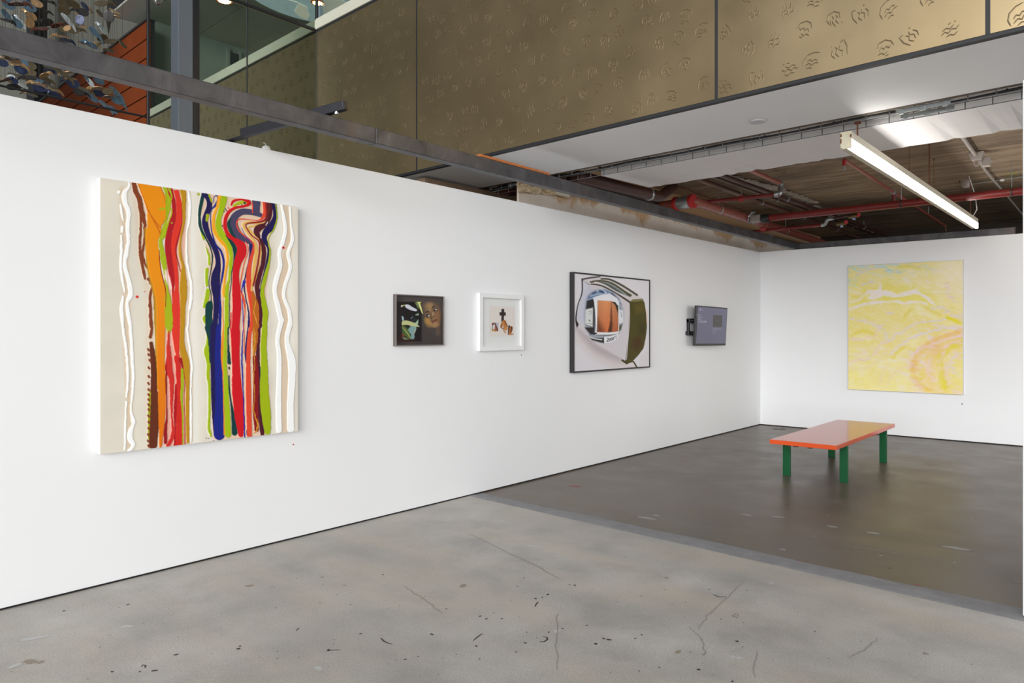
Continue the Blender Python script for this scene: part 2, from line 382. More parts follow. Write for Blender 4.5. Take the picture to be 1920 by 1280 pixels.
for c in ([(1388,1156),(1380,1150),(1372,1155),(1384,1158)], [(1290,1175),(1318,1198),(1320,1226),(1318,1228)], [(880,1000),(1000,1058),(1050,1085)], [(1420,1220),(1412,1245),(1415,1270)], [(1570,1020),(1640,1030),(1700,1040)], [(1395,1090),(1330,1150),(1310,1180)], [(1645,1198),(1620,1218),(1590,1232)], [(1043,1150),(1045,1190),(1044,1255)], [(760,1100),(790,1120),(830,1150)]):
    P = [fl(*q) for q in c]; Q = []
    for i in range(len(P)-1):
        for k in range(6): Q.append(P[i]*(1-k/6)+P[i+1]*k/6+np.array([random.gauss(0, .004), random.gauss(0, .004), 0]))
    streak(gr, Q+[P[-1]], .0035)
gr.build('scuff', mat('grey_scuff', (150, 144, 137), .7), floor)['kind'] = 'stuff'
bk = MB()
for x, y, r, a in [(1560,987,.04,1.7),(1637,999,.045,1.7),(1795,1028,.06,2.6),(1460,969,.04,2.2),(1212,971,.05,2.6),(1652,1041,.02,1.2),(1910,1091,.02,2),(1400,965,.03,3),(1468,1030,.03,1.2),(1230,966,.03,2)]:
    blot(bk, fl(x, y), r, 10, a, random.uniform(-.3, .3))
bk.build('pale_patch', mat('pale_patch', (150, 147, 144), .5), floor2)['kind'] = 'stuff'
rd = MB(); blot(rd, fl(1078, 911), .05, 9, 2.2, .3); blot(rd, fl(1500, 1051), .014, 8); blot(rd, fl(1718, 1096), .018, 8, 2)
rd.build('red_paint_stain', mat('red_paint_stain', (150, 84, 80), .6), floor2)['kind'] = 'stuff'
cv = thing('floor_cover_plate', 'small dark grey cover plate set in the floor near the far corner', 'cover', fl(1461, 804))
MB().lathe(fl(1461, 804), [(.095, .0), (.095, .003), (.08, .006), (.02, .006)], n=18).build('plate', mat('dark_plate', (76, 72, 70), .5, .3), cv)
MB().lathe(fl(1461, 804)+UPV*.005, [(.012, 0), (.012, .004)], n=8).build('screw', M['galv'], cv)

# ------------------------------------------------------------------ partitions
def partition(name, x0, x1, y0, y1, z1, label):
    wl = struct(MB().box(x0, x1, y0, y1, .012, z1).build(name, M['white_wall'], bevel=.003, segs=1), label)
    ins = .012
    MB().box(x0+ins, x1-ins, y0+ins, y1-ins, 0, .011).build('base_shade_strip', M['dark_gap'], wl); return wl  # dark strip put in for the shade under the wall
partition('wall_left', XL-.12, XL, -1.5, YB+.12, HW, 'long white partition wall hung with pictures')
partition('wall_back', XL, 4.2, YB, YB+.12, HW, 'white end partition behind the yellow painting')
partition('wall_right', -.458, -.335, 4.555, 5.5, 2.74, 'white partition end at the right edge of the view')
# faint seam strips on the long wall are flush; old plastered wall behind it
ow = MB().box(-4.885, -4.86, 5.82, 15.2, 0, 3.34).build('wall_rear_left', M['oldwall']); struct(ow, 'old stained beige wall above the white partition')
struct(MB().box(-5.5, -5.38, 5.0, 15.2, 0, 2.98).build('wall_rear_outer', mat('brown_raw_wall', (120, 98, 78), .85, var=.2, vscale=3)), 'brown raw wall behind the stained beige wall')
struct(MB().box(-4.98, 5, 15.2, 15.4, 0, 3.6).build('wall_rear', mat('dark_old_wall', (70, 60, 52), .85, var=.15, vscale=2)), 'dark old wall beyond the back partition')

# ------------------------------------------------------------------ soffit, downstand beam, concrete slab
VS1 = 5.50
cl = struct(MB().bbox(-7.1, 3.2, VG+.052, VS1, ZS, ZS+.34).build('ceiling_soffit', M['white_soffit'], bevel=.002, segs=1), 'smooth white plasterboard soffit below the bronze panels')
wb = MB()
NB = 120; ub = np.linspace(UU((-4.05, 6.4, 0)), 3.2, NB); va = 5.885; vb = 6.745
vs_, fs_ = [], []
jg = RNG.normal(0, .012, NB)
for i, u in enumerate(ub):
    j = jg[i]*(1 if u < -.3 else 0)
    vs_ += [B(u, va, ZS+.5), B(u, va, ZS), B(u, vb+j, ZS+abs(j)*.4), B(u, vb, ZS+.5)]
fs_ = [(i*4+k, i*4+4+k, i*4+4+(k+1) % 4, i*4+(k+1) % 4) for i in range(NB-1) for k in range(4)] + [(0, 1, 2, 3), tuple((NB-1)*4+k for k in (3, 2, 1, 0))]
struct(MB().add(vs_, [tuple(reversed(f)) for f in fs_]).build('ceiling_beam', M['white_beam']), 'white painted concrete downstand beam beside the cable tray')
struct(MB().bbox(-6.5, 3.2, VS1-.1, 15.6, 3.34, 3.6).build('ceiling', M['ceiling']), 'raw brown board-marked concrete ceiling slab with pipes')
struct(MB().bbox(-7.1, 3.2, VG+.06, 15.6, 3.62, 4.2).build('floor_upper', M['atrium_grey']), 'upper storey floor slab hidden behind the bronze panels')
# raw edge strip and broken plaster in the gap
re = struct(MB().bbox(-6.4, 3.2, VS1, VS1+.085, ZS+.012, ZS+.33).build('trim_1', M['raw_edge']), 'raw brown concrete edge along the white soffit')
pl = MB()
for k in range(230):
    u = random.uniform(-6.0, 1.2); v = VS1+.07+random.uniform(0, .07); z = ZS+.02+random.uniform(-.004, .03)
    L = random.uniform(.03, .13); W_ = random.uniform(.012, .04); n = 7; r_ = random.uniform(-.2, .2); pts = []
    for q in range(n):
        g = 2*math.pi*q/n; a = L*math.cos(g)*random.uniform(.6, 1.1); b = W_*math.sin(g)*random.uniform(.6, 1.1)
        pts.append(B(u+a, v+b+a*r_, z+random.uniform(-.006, .006)))
    pl.add(pts+[p+UPV*.014 for p in pts], [tuple(range(n)), tuple(reversed(range(n, 2*n)))]+[(q, q+n, (q+1) % n+n, (q+1) % n) for q in range(n)])
o = pl.build('broken_plaster', M['plaster'], re); o['kind'] = 'stuff'
# peeling white plaster on the slab
pp = MB()
for a, b, cnt in (((1362, 329), (1455, 352), 46), ((1455, 352), (1530, 380), 50), ((1530, 385), (1648, 441), 26), ((1190, 375), (1205, 372), 8)):
    for k in range(cnt):
        t = random.random(); c = onZ(a[0]*(1-t)+b[0]*t, a[1]*(1-t)+b[1]*t, 3.335)
        n = 8; L = random.uniform(.04, .14); W_ = random.uniform(.03, .07); pts = []
        for q in range(n):
            g = 2*math.pi*q/n; pts.append(c+np.array([random.gauss(0, .03)+W_*math.cos(g)*random.uniform(.6, 1.2), L*math.sin(g)*random.uniform(.5, 1.2), random.uniform(-.012, .0)]))
        pp.add(pts, [tuple(range(n))])
ceil = bpy.data.objects['ceiling']
o = pp.build('peeling_plaster', M['plaster'], ceil); o['kind'] = 'stuff'
# pale flaking lump behind the partition
fk = MB()
for k in range(60):
    t = random.random(); c = onX(975+170*t, 352+16*t+random.uniform(-5, 6), -4.84)
    n = 7; pts = [c+np.array([random.uniform(0, .04), .09*math.cos(2*math.pi*q/n)*random.uniform(.5, 1.2), .03*math.sin(2*math.pi*q/n)*random.uniform(.5, 1.3)]) for q in range(n)]
    fk.add(pts, [tuple(range(n))])
o = fk.build('flaking_render', mat('flaking_render', (206, 184, 150), .9, var=.25, vscale=16), ow); o['kind'] = 'stuff'
sp = thing('round_ceiling_cover', 'flat round white cover fixed to the smooth white soffit', 'cover', onZ(1421, 226, ZS))
c0 = onZ(1421, 226, ZS)
MB().lathe(c0, [(.060, 0), (.060, -.006), (.055, -.013), (.02, -.015)], n=28).build('disc', mat('pale_grey_cover', (196, 197, 202), .5), sp, smooth=True)
MB().lathe(c0, [(.064, .002), (.064, -.004), (.06, -.004)], n=28).build('rim', M['grey_plastic'], sp, smooth=True)

# ------------------------------------------------------------------ bronze fascia
def gv(px): return UU(onV(px, 300, VG))
ZT = 4.86
fas = set_root('wall_fascia', 'bronze metal fascia panels with embossed line drawings above the soffit', B(-4, VG, ZS))
seams = [gv(279), gv(594), gv(781), gv(1343), gv(1852), gv(1852)+2.5, gv(1852)+5.0]
GLY = [
 [[(-.42,-.3),(-.45,0),(-.3,.3),(0,.46),(.32,.48)], [(-.25,-.05),(-.1,.08),(.02,-.02),(.15,.1),(.3,.05)], [(-.3,-.25),(-.1,-.12),(.05,-.22),(.2,-.08),(.4,-.05)], [(-.2,-.42),(0,-.34),(.1,-.4)]],
 [[(-.3,-.45),(-.38,-.1),(-.3,.25),(-.05,.45)], [(-.05,-.4),(-.12,-.15),(.02,0),(-.06,.2),(.08,.35)], [(.15,-.35),(.1,-.1),(.24,.05),(.2,.3)], [(.35,-.2),(.38,.1)]],
 [[(-.45,-.2),(-.25,-.05),(-.1,-.15),(.1,.05),(.3,0),(.45,.2)], [(-.4,.02),(-.2,.15),(0,.08),(.2,.28)], [(-.2,-.35),(0,-.25),(.2,-.32),(.38,-.15)], [(-.1,.32),(.05,.42)], [(.2,.4),(.28,.46)]],
 [[(-.42,.1),(-.3,.38),(0,.48),(.3,.36),(.45,.08)], [(-.3,-.1),(-.2,.1),(-.05,-.02),(.05,.12),(.22,0),(.3,.12)], [(-.38,-.3),(-.2,-.2),(-.05,-.32),(.12,-.18)], [(.0,-.42),(.2,-.36)]],
 [[(-.38,.42),(-.42,0),(-.3,-.38)], [(-.38,.42),(-.15,.38)], [(-.12,.25),(-.02,.05),(-.16,-.1),(-.04,-.35)], [(.12,.3),(.06,.1),(.2,-.05),(.1,-.3)], [(.3,.2),(.4,-.05),(.3,-.28)], [(.25,.44),(.3,.36)]],
 [[(-.3,-.1),(-.36,.2),(-.1,.44),(.2,.4),(.36,.15),(.3,-.15)], [(-.15,.2),(-.2,0),(-.05,-.1),(-.15,-.35)], [(.05,.25),(0,.05),(.12,-.08),(.05,-.4)], [(.2,.1),(.25,-.25)], [(-.35,-.3),(-.3,-.42)]],
]
def emboss(mb, u, z, sc, g, rot, mir, wd=.0085, ht=.0014):
    for line in GLY[g]:
        P = []
        for i in range(len(line)-1):
            for k in range(2):
                t = k/2; P.append(((line[i][0]*(1-t)+line[i+1][0]*t), (line[i][1]*(1-t)+line[i+1][1]*t)))
        P.append(line[-1]); n = len(P); Q = []
        for x, y in P:
            x *= mir; Q.append(np.array((u+sc*(x*math.cos(rot)-y*math.sin(rot)), z+sc*(x*math.sin(rot)+y*math.cos(rot)))))
        vs = []
        for i, p in enumerate(Q):
            t = Q[min(i+1, n-1)]-Q[max(i-1, 0)]; t = t/np.linalg.norm(t); nn = np.array((-t[1], t[0]))*wd/2*(1 if 0 < i < n-1 else .4)
            for q, h in ((p+nn, 0), (p, ht), (p-nn, 0)): vs.append(B(q[0], VG-h, q[1]))
        mb.add(vs, [(i*3+k, i*3+k+1, i*3+4+k, i*3+3+k) for i in range(n-1) for k in range(2)])
for i in range(len(seams)-1):
    u0, u1 = seams[i]+.0115, seams[i+1]-.0115
    pan = MB().bbox(u0, u1, VG, VG+.03, ZS+.02, ZT).build('bronze_panel', M['bronze'], fas)
    em = MB(); k = 0; S = .185
    for iz, z in enumerate(np.arange(ZS+.11, ZT-.04, S)):
        for u in np.arange(u0+.09+(S/2 if iz % 2 else 0), u1-.07, S):
            if u > 1.5: continue
            k += 1
            emboss(em, u+random.uniform(-.04, .04), z+random.uniform(-.035, .035), random.uniform(.095, .118), random.randrange(6), random.choice((0, .3, -.3, .7)), random.choice((1, 1, -1)))
    if em.v:
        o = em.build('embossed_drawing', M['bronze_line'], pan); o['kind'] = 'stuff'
    if i: MB().bbox(seams[i]-.011, seams[i]+.011, VG+.0025, VG+.03, ZS+.02, ZT).build('panel_joint', M['dark_seal'], fas)
MB().bbox(seams[0], seams[-1], VG+.005, VG+.05, ZS, ZS+.02).build('base_seal', M['dark_seal'], fas)
MB().bbox(seams[0], seams[-1], VG+.004, VG+.03, ZT, ZT+.03).build('top_seal', M['dark_seal'], fas)
tr = struct(MB().bbox(seams[0], seams[-1], VG-.015, VG+.09, ZT+.03, ZT+.135).bbox(seams[0], seams[-1], VG+.0, VG+.09, ZT+.14, ZT+.16).build('trim_2', M['trim_white'], bevel=.004, segs=1), 'ivory rail running along the top of the bronze panels')

# ------------------------------------------------------------------ glass enclosure behind the partition
XG = -7.16
gY = lambda px: float(onX(px, 200, XG)[1])
win = set_root('window_1', 'greenish glass wall with dark mullions standing behind the long partition', (XG, gY(278), 2.4))
y278, y330, y463, y594 = gY(278), gY(330), gY(463.5), gY(594)
for a, b in ((y278, y330), (y330, y463), (y463, y594)):
    for z0, z1 in ((2.4, 4.87), (4.91, 8.6)):
        MB().box(XG-.006, XG+.006, a+.008, b-.008, z0, z1).build('glass_pane', M['glass'], win)
for y, wd in ((y278, .012), (y330, .020), (y463, .007), (y594, .014)):
    MB().box(XG-wd, XG+wd, y-wd, y+wd, 2.4, 8.6).build('mullion', M['black_metal'], win, bevel=.003, segs=1)
MB().box(XG-.014, XG+.014, y278, y594, 4.876, 4.904).build('transom', M['black_metal'], win)
rail = thing('black_rail', 'thin black horizontal rail just above the far left wall top', 'rail', (XG, 1.6, 3.45))
MB().tube([(XG, .6, 3.485), (XG, y278-.02, 3.485)], .010, 8).build('bar', M['black_metal'], rail, smooth=True)
for yy in (.7,): MB().tube([(XG, yy, 3.485), (XG, yy, 0)], .010, 8).build('post', M['black_metal'], rail, smooth=True)
# columns just in front of the glass
yc0, yc1, yc2 = (float(onX(p, 100, -6.9)[1]) for p in (334, 362, 376.5))
cg = thing('blue_grey_column', 'blue grey square steel column rising behind the glass wall', 'column', (-6.95, yc0, 0))
MB().box(-7.05, -6.9, yc0, yc1, 0, 9).build('shaft', M['column_grey'], cg, bevel=.006)
MB().box(-7.09, -6.86, yc0-.04, yc1+.04, 0, .03).build('base_plate', M['column_grey'], cg, bevel=.004)
cb = thing('black_column', 'black steel mullion post right beside the blue grey column', 'column', (-6.95, yc1, 0))
MB().box(-7.05, -6.9, yc1+.004, yc2-.03, 0, 9).build('shaft', M['black_metal'], cb, bevel=.004)
MB().box(-7.0, -6.92, yc2-.027, yc2, 0, 9).build('flange', M['dark_seal'], cb, bevel=.003)
for nm, px, py, lab in (('glass_fitting', 296, 2, 'round chrome glass fitting left of the blue grey column at top'), ('glass_fitting', 334, 6, 'chrome two arm glass fitting on top of the blue grey column edge')):
    c = onX(px, py, XG+.06); t = thing(nm, lab, 'fitting', c, 'chrome glass fittings')
    MB().lathe(c, [(.035, -.02), (.042, -.01), (.042, .01), (.03, .025)], axis=(1, 0, 0), n=16).build('boss', M['chrome'], t, smooth=True)
    MB().tube([c+np.array((0, 0, -.0)), c+np.array((0, .09, .06))], .014, 8).build('arm', M['chrome'], t, smooth=True)
    MB().tube([c, c+np.array((-.075, 0, 0))], .012, 8).build('pin', M['chrome'], t, smooth=True)
w2 = set_root('window_2', 'clear glass above the ivory rail on the bronze fascia', B(seams[1], VG+.03, ZT+.16))
us2 = [seams[0]+.02, seams[1], seams[2]+.5, seams[3]]
for a, b in zip(us2[1:-1], us2[2:]): MB().bbox(a+.008, b-.008, VG+.03, VG+.042, ZT+.162, 7.15).build('glass_pane', M['glass_clear'], w2)
# upper storey room seen through the glass
uc = set_root('ceiling_upper', 'tiled ceiling of the upper storey behind the glass', B(-9, 8, 7.2))
for iu in range(11):
    for iv in range(6):
        u0 = -14.6+iu*1.5; v0 = VG+.1+iv*1.5
        MB().bbox(u0+.006, u0+1.494, v0+.006, v0+1.494, 7.2, 7.24).build('ceiling_tile', M['upper_ceiling'], uc)
MB().bbox(-14.7, 1.9, VG+.1, VG+9.2, 7.245, 7.5).build('backing', M['dark_gap'], uc)
uw = struct(MB().box(-14.2, -13.9, 5.98, 14.6, 3.5, 7.2).build('wall_upper_left', M['upper_wall']), 'grey green wall of the upper room behind the glass')
struct(MB().bbox(-14.7, 2, 13.6, 13.8, 3.5, 7.5).build('wall_upper_rear', M['upper_wall']), 'grey green rear wall of the upper room')
pa, pb = onX(430, 97, -13.88), onX(447, 131, -13.88)
dr = set_root('door_1', 'dark doorway in the grey green upper wall', (-13.9, pa[1], 4.3))
MB().box(-13.9, -13.86, pa[1], pb[1], 4.25, pa[2]).build('door_leaf', mat('dark_door', (48, 52, 54), .5), dr, bevel=.004)
MB().box(-13.9, -13.85, pa[1]-.06, pa[1], 4.25, pa[2]+.06).box(-13.9, -13.85, pb[1], pb[1]+.06, 4.25, pa[2]+.06).build('door_frame', M['upper_wall'], dr)
# round disc and pale shapes: reflections in the glass, built as glowing pieces
cs = onZ(628, -28, 7.185)
sk = thing('round_sky_reflection', 'round glowing disc under the upper ceiling, made for a sky reflection', 'sky_reflection', cs)
MB().lathe(cs, [(1.62, -.03), (1.62, -.005), (1.5, .0)], n=48).build('rim', M['upper_ceiling'], sk, smooth=True)
MB().lathe(cs-UPV*.036, [(1.56, .0), (1.56, .004)], n=48).build('pane', M['sky_reflection'], sk)
for P in ([(541,0),(556,4),(575,14),(580,30),(576,38),(560,30),(552,22),(560,8)], [(608,0),(640,0),(660,12),(655,17),(625,34),(606,44),(603,36),(608,24),(604,14)]):
    top = [onZ(x, y, 7.138) for x, y in P]; n = len(P)
    MB().add(top+[p+UPV*.006 for p in top], [tuple(range(n)), tuple(reversed(range(n, 2*n)))]+[(k, k+n, (k+1) % n+n, (k+1) % n) for k in range(n)]).build('concrete_reflection', M['pale_reflection'], sk)
for px, py, r_, lab in ((421, 0, .115, 'largest warm downlight at the top edge beside the black column'), (595, 4, .085, 'warm downlight at the top directly above the dark panel joint'), (622, 32, .08, 'warm downlight just above the ivory rail'),):
    c = onZ(px, py, 7.15); t = thing('downlight', lab, 'ceiling light', c, 'upper storey downlights')
    MB().lathe(c, [(r_*1.35, .05), (r_*1.35, -.012), (r_*1.15, -.02), (r_, -.01)], n=24).build('ring', M['lamp_ring'], t, smooth=True)
    MB().lathe(c-UPV*.018, [(r_*.92, 0), (r_*.9, -.004)], n=24).build('lens', M['lamp_warm'], t)
for px, py, X, lab in ((421, 136, -13.82, 'tiny warm wall light just above the ivory rail, right of the black column'), (335, 54, -7.1, 'tiny warm light on the left edge of the blue grey column')):
    c = onX(px, py, X); t = thing('wall_spot', lab, 'wall light', c, 'upper storey wall lights'); r_ = .05 if X < -10 else .022
    MB().lathe(c, [(r_*1.3, -.05), (r_*1.3, .01), (r_, .02)], axis=(1, 0, 0), n=16).build('housing', M['lamp_ring'], t, smooth=True)
    MB().lathe(c+np.array((.021, 0, 0)), [(r_*.9, 0), (r_*.8, .006)], axis=(1, 0, 0), n=16).build('lens', M['lamp_warm'], t)

# terracotta cladding and grey atrium walls
VT = 5.0
tc0 = UU(onV(277, 37, VT)); zt = float(onV(277, 37, VT)[2])
tw = set_root('wall_terracotta', 'terracotta clad wall with horizontal boards beyond the hanging sculpture', B(tc0, VT, 3))
zz = [float(onV(277, y, VT)[2]) for y in (37, 71, 107, 143, 178, 213, 248, 284)]
for a, b in zip(zz[:-1], zz[1:]): MB().bbox(-40, tc0, VT, VT+.06, b+.012, a-.012).build('terracotta_board', M['terracotta'], tw, bevel=.004, segs=1)
MB().bbox(-40, tc0, VT+.045, VT+.12, 2.4, zt-.004).build('backing', M['dark_seal'], tw)
MB().bbox(-40, tc0+.04, VT-.03, VT+.12, zt-.004, zt+.03).build('coping', M['atrium_dark'], tw)
struct(MB().bbox(-70, -13.9, 8.0, 8.3, 0, 30).build('wall_atrium_rear', M['atrium_grey']), 'tall grey atrium wall behind the hanging discs')
struct(MB().box(-13.4, -13, -26, 2.6, 0, 20).build('wall_added_left', M['atrium_dark']), 'unseen dark wall added at far left to darken the bronze reflections')  # added out of view so the left bronze panels mirror something dark
p0, p1 = onV(50, 90, 7.0), onV(64, 90, 7.0)
dc = thing('dark_pier', 'dark vertical pier behind the hanging discs at far left', 'column', (p0[0], p0[1], 0))
MB().bbox(UU(p0), UU(p1), 7.0, 7.4, 0, 25).build('shaft', M['dark_seal'], dc, bevel=.01)
MB().bbox(UU(p0)-.5, UU(p0), 7.1, 7.4, 0, 25).build('side_flange', M['column_grey'], dc, bevel=.01)

# ------------------------------------------------------------------ hanging sculpture of metal discs
sc_ = thing('hanging_sculpture', 'cloud of dark, blue and copper metal leaf discs hanging on threads at top left', 'sculpture', (-9.6, 3.2, 3.2))
LV = [  # x, y, half length, half width, angle (deg, in a 1455x1280 enlargement of the top left corner), colour, tail
 (170,40,80,22,-12,6,1),(315,75,75,48,30,2,0),(430,135,68,52,-15,0,1),(345,170,60,36,30,3,0),(330,250,45,55,0,3,0),(525,240,55,42,0,0,1),(600,278,45,24,-25,6,0),
 (470,315,60,20,-12,6,0),(730,205,72,22,48,4,1),(700,110,60,50,0,5,0),(705,30,60,50,10,5,0),(900,135,62,42,10,0,0),(870,215,48,52,20,1,0),(890,160,62,14,4,3,0),
 (1110,40,72,30,-18,5,1),(1185,180,58,65,0,0,1),(1250,130,62,12,22,3,0),(1270,178,50,9,10,3,0),(700,265,52,26,-14,5,0),(800,280,60,20,-18,5,0),(690,325,42,32,20,5,0),
 (735,310,40,28,-40,3,0),(810,335,62,32,-18,5,1),(915,292,38,12,10,3,0),(1030,340,60,32,45,2,0),(1125,325,58,22,48,4,1),(1115,410,55,40,-20,5,0),(1205,455,68,26,-14,5,1),
 (1335,485,55,16,42,5,0),(690,405,62,12,4,3,0),(710,432,50,20,8,1,0),(1005,490,62,28,20,2,0),(960,462,62,8,2,3,0),(1185,545,55,20,6,5,0),(900,472,45,8,8,6,0),(240,255,62,22,48,4,1),
 (190,260,55,40,40,2,0),(150,200,40,14,60,2,0),(60,215,50,14,10,0,0),(90,40,70,55,40,2,0),(60,160,60,30,50,2,0),(40,12,40,12,20,6,0),(520,8,40,10,10,0,0),
 (30,690,55,40,8,1,0),(25,632,50,12,0,3,0),(60,600,70,18,35,5,0),(150,640,85,14,-12,0,0),(175,665,55,28,5,3,0),(165,706,65,9,0,3,0),(255,680,60,45,50,2,0),(330,658,26,12,-20,3,0),
 (320,720,68,48,10,5,0),(225,765,68,42,22,1,0),(335,800,55,40,0,5,0),(480,818,48,24,-28,3,1),(545,772,62,32,8,1,0),(540,730,60,16,6,5,0),(655,750,55,18,42,2,0),(690,810,60,24,30,5,0),
 (725,830,28,26,0,2,0),(165,830,68,22,8,5,0),(50,870,75,14,-24,6,0),(115,880,48,28,20,5,0),(165,885,34,28,40,1,0),(140,945,62,36,-8,0,1),(225,915,80,22,38,4,1),(10,840,14,28,0,4,0),
 (340,850,65,24,-4,0,0),(420,890,62,30,10,2,0),(435,922,66,20,10,3,0),(425,970,66,36,10,1,0),(510,915,40,32,-30,0,0),(555,985,62,16,2,3,0),(605,1035,62,36,24,1,0),(565,950,65,14,10,5,0),
 (350,1030,58,16,10,5,0),(490,855,55,28,20,5,0),(800,915,65,50,20,1,1),(860,1005,58,42,8,0,0),(770,858,65,12,-6,3,0),(915,970,58,16,18,5,0),(1085,880,55,36,20,2,0),(1100,840,45,18,0,0,0),
 (1020,835,62,12,-8,5,0),(990,900,62,22,52,4,1),(1070,960,68,20,-8,3,0),(1070,1015,60,36,5,1,0),(1180,1000,55,36,-15,5,0),(1250,1000,68,30,40,2,1),(1180,1050,58,12,-8,5,0),(1275,1095,60,42,30,2,0),
 (1015,1068,64,32,36,2,1),(1130,1130,58,20,38,2,0),(1225,1190,66,28,32,2,0),(890,800,45,10,40,2,0),(750,785,50,12,-14,3,0),(400,40,60,40,20,3,0),(800,40,70,40,20,5,0),(930,70,55,24,50,1,0),(990,110,42,14,60,3,0),(1090,150,48,22,40,5,0)]
thr = MB()
for i, (zx, zy, a, b, ang, ci, tail) in enumerate(LV):
    px, py = zx*250/1455, zy*220/1280
    X = -9.6+random.uniform(-1.1, 1.1); c = onX(px, py, X)
    dist = float((c-ORI)@FWV); k = 250/1455/FPX*dist      # metres per enlarged pixel
    vd = (c-ORI)/np.linalg.norm(c-ORI)
    rt = np.cross(vd, UPV); rt /= np.linalg.norm(rt); up = np.cross(rt, vd)
    g = -math.radians(ang); e1 = rt*math.cos(g)+up*math.sin(g); e2 = -rt*math.sin(g)+up*math.cos(g)
    ra = max(a, b)*k; tilt = math.acos(min(1, max(.12, min(a, b)/max(a, b))))
    if b > a: e1, e2 = e2, e1
    f2 = e2*math.cos(tilt)+vd*math.sin(tilt)*random.choice((-1, 1)); nn = np.cross(e1, f2)
    n = 20; ring, ring2 = [], []
    for q in range(n):
        t = 2*math.pi*q/n; bend = .10*ra*math.cos(t)**2
        p = c+ra*(math.cos(t)*e1*1.0+math.sin(t)*f2*.92)+nn*bend
        ring.append(p); ring2.append(p+nn*.006)
    mb = MB().add(ring+ring2, [tuple(reversed(range(n))), tuple(range(n, 2*n))]+[(q, (q+1) % n, (q+1) % n+n, q+n) for q in range(n)])
    if tail or random.random() < .5:
        s_ = -1 if i % 2 else 1; pts = [c+e1*s_*ra*.9+nn*.1*ra]; 
        for q in range(1, 6): pts.append(c+e1*s_*ra*(.9+q*.22)+up*ra*(.10*q-.045*q*q))
        mb.tube(pts, [.024, .022, .018, .014, .010, .006], 6)
    mb.build('leaf', LEAFM[ci], sc_)
    thr.tube([c, (c[0], c[1], 9.5)], .0016, 3, cap=False)
o = thr.build('thread', mat('dark_thread', (70, 68, 64), .6), sc_); o['kind'] = 'stuff'
# ------------------------------------------------------------------ steel frame, strut
ZB0, ZB1 = 2.70, 2.803
bm_ = thing('steel_beam', 'long dark raw steel box beam running above the room to the back wall', 'beam', (-3.87, 6, ZB0))
A0, A1 = onZ(0, 91, ZB0), onZ(1503, 470, ZB0)
dirb = (A1-A0)/np.linalg.norm(A1-A0); sd = np.array((-dirb[1], dirb[0], 0)); A1 = A1-dirb*.11
for s0, s1 in ((-3.2, 2.12), (2.122, None)):
    p = A0+dirb*s0; q = A1 if s1 is None else A0+dirb*s1
    mid = (p+q)/2+sd*.04+UPV*(ZB1-ZB0)/2
    MB().obox(mid, dirb*np.linalg.norm(q-p)/2, sd*.04, UPV*(ZB1-ZB0)/2).build('box_section', M['steel'], bm_, bevel=.006, segs=3)
b2 = thing('steel_beam', 'short dark steel beam lying along the top of the back wall', 'beam', (-2.6, YB+.1, ZB0))
C0, C1 = A1+sd*.075+dirb*.004, onZ(1903, 440, ZB0); C0[2] = ZB0
dc_ = (C1-C0); L = np.linalg.norm(dc_); dc_ /= L; sc2 = np.array((-dc_[1], dc_[0], 0))
MB().obox((C0+C1)/2+sc2*.04+UPV*(ZB1-ZB0)/2, dc_*L/2, sc2*.04, UPV*(ZB1-ZB0)/2).build('box_section', M['steel'], b2, bevel=.006, segs=3)
MB().obox(C1+dc_*.003+sc2*.04+UPV*(ZB1-ZB0)/2, dc_*.003, sc2*.043, UPV*(ZB1-ZB0)/2*1.03).build('end_cap', M['steel'], b2, bevel=.002, segs=1)
st = thing('steel_strut', 'black painted steel strut bridging from the long wall top onto the beam', 'beam', (-4.2, 2.7, 2.71))
S0, S1 = np.array(onX(455, 262, XL+.02)), np.array(onZ(648, 207, ZB1+.02)); S0[2] = 2.735
S1[2] = ZB1+.022; ds = S1-S0; Ls = np.linalg.norm(ds); ds /= Ls; ss = np.cross(UPV, ds); ss /= np.linalg.norm(ss); su = np.cross(ds, ss)
MB().obox((S0+S1)/2+su*.029, ds*Ls/2, ss*.022, su*.029).build('bar', M['black_strut'], st, bevel=.004)
MB().obox(S1+su*.029+ds*.002, ds*.003, ss*.018, su*.025).build('end_cap', M['black_metal'], st, bevel=.002)
MB().obox(S0-ds*.05+su*.004, ds*.07, ss*.028, su*.005).obox(S0-ds*.1-su*.008, ds*.006, ss*.028, su*.012).build('foot_bracket', M['black_strut'], st, bevel=.002)
MB().lathe(S0-ds*.07+su*.008, [(.009, 0), (.009, .008)], n=6).build('bolt', M['galv'], st)
pb_ = np.array(onZ(631, 211, ZB1+.01)); MB().lathe((pb_[0], pb_[1], ZB1), [(.014, 0), (.014, .01), (.008, .012), (.008, .022)], n=8).build('bolt', M['galv'], st)
dm = np.array(onX(499, 270, XL-.06)); 
dt = thing('white_dome_detector', 'small white dome with a curled cable resting on the long wall top', 'detector', (dm[0], dm[1], HW))
MB().lathe((dm[0], dm[1], HW), [(.030, 0), (.030, .016), (.027, .028), (.018, .037), (.006, .040)], n=24).build('dome', M['white_plastic'], dt, smooth=True)
MB().tube([(dm[0], dm[1], HW+.036), (dm[0], dm[1]-.004, HW+.050), (dm[0], dm[1]-.014, HW+.056), (dm[0], dm[1]-.024, HW+.055)], .0022, 6).build('cable', M['white_plastic'], dt, smooth=True)
ts = thing('timber_strip', 'thin orange brown timber strip lying on top of the steel beam', 'strip', (-4, 5, ZB1))
T0, T1 = np.array(onZ(918, 290, ZB1)), np.array(onZ(1042, 327, ZB1))
T0 = A0+dirb*np.dot(T0-A0, dirb)+sd*.03; T1 = A0+dirb*np.dot(T1-A0, dirb)+sd*.03; T0[2] = T1[2] = ZB1+.011
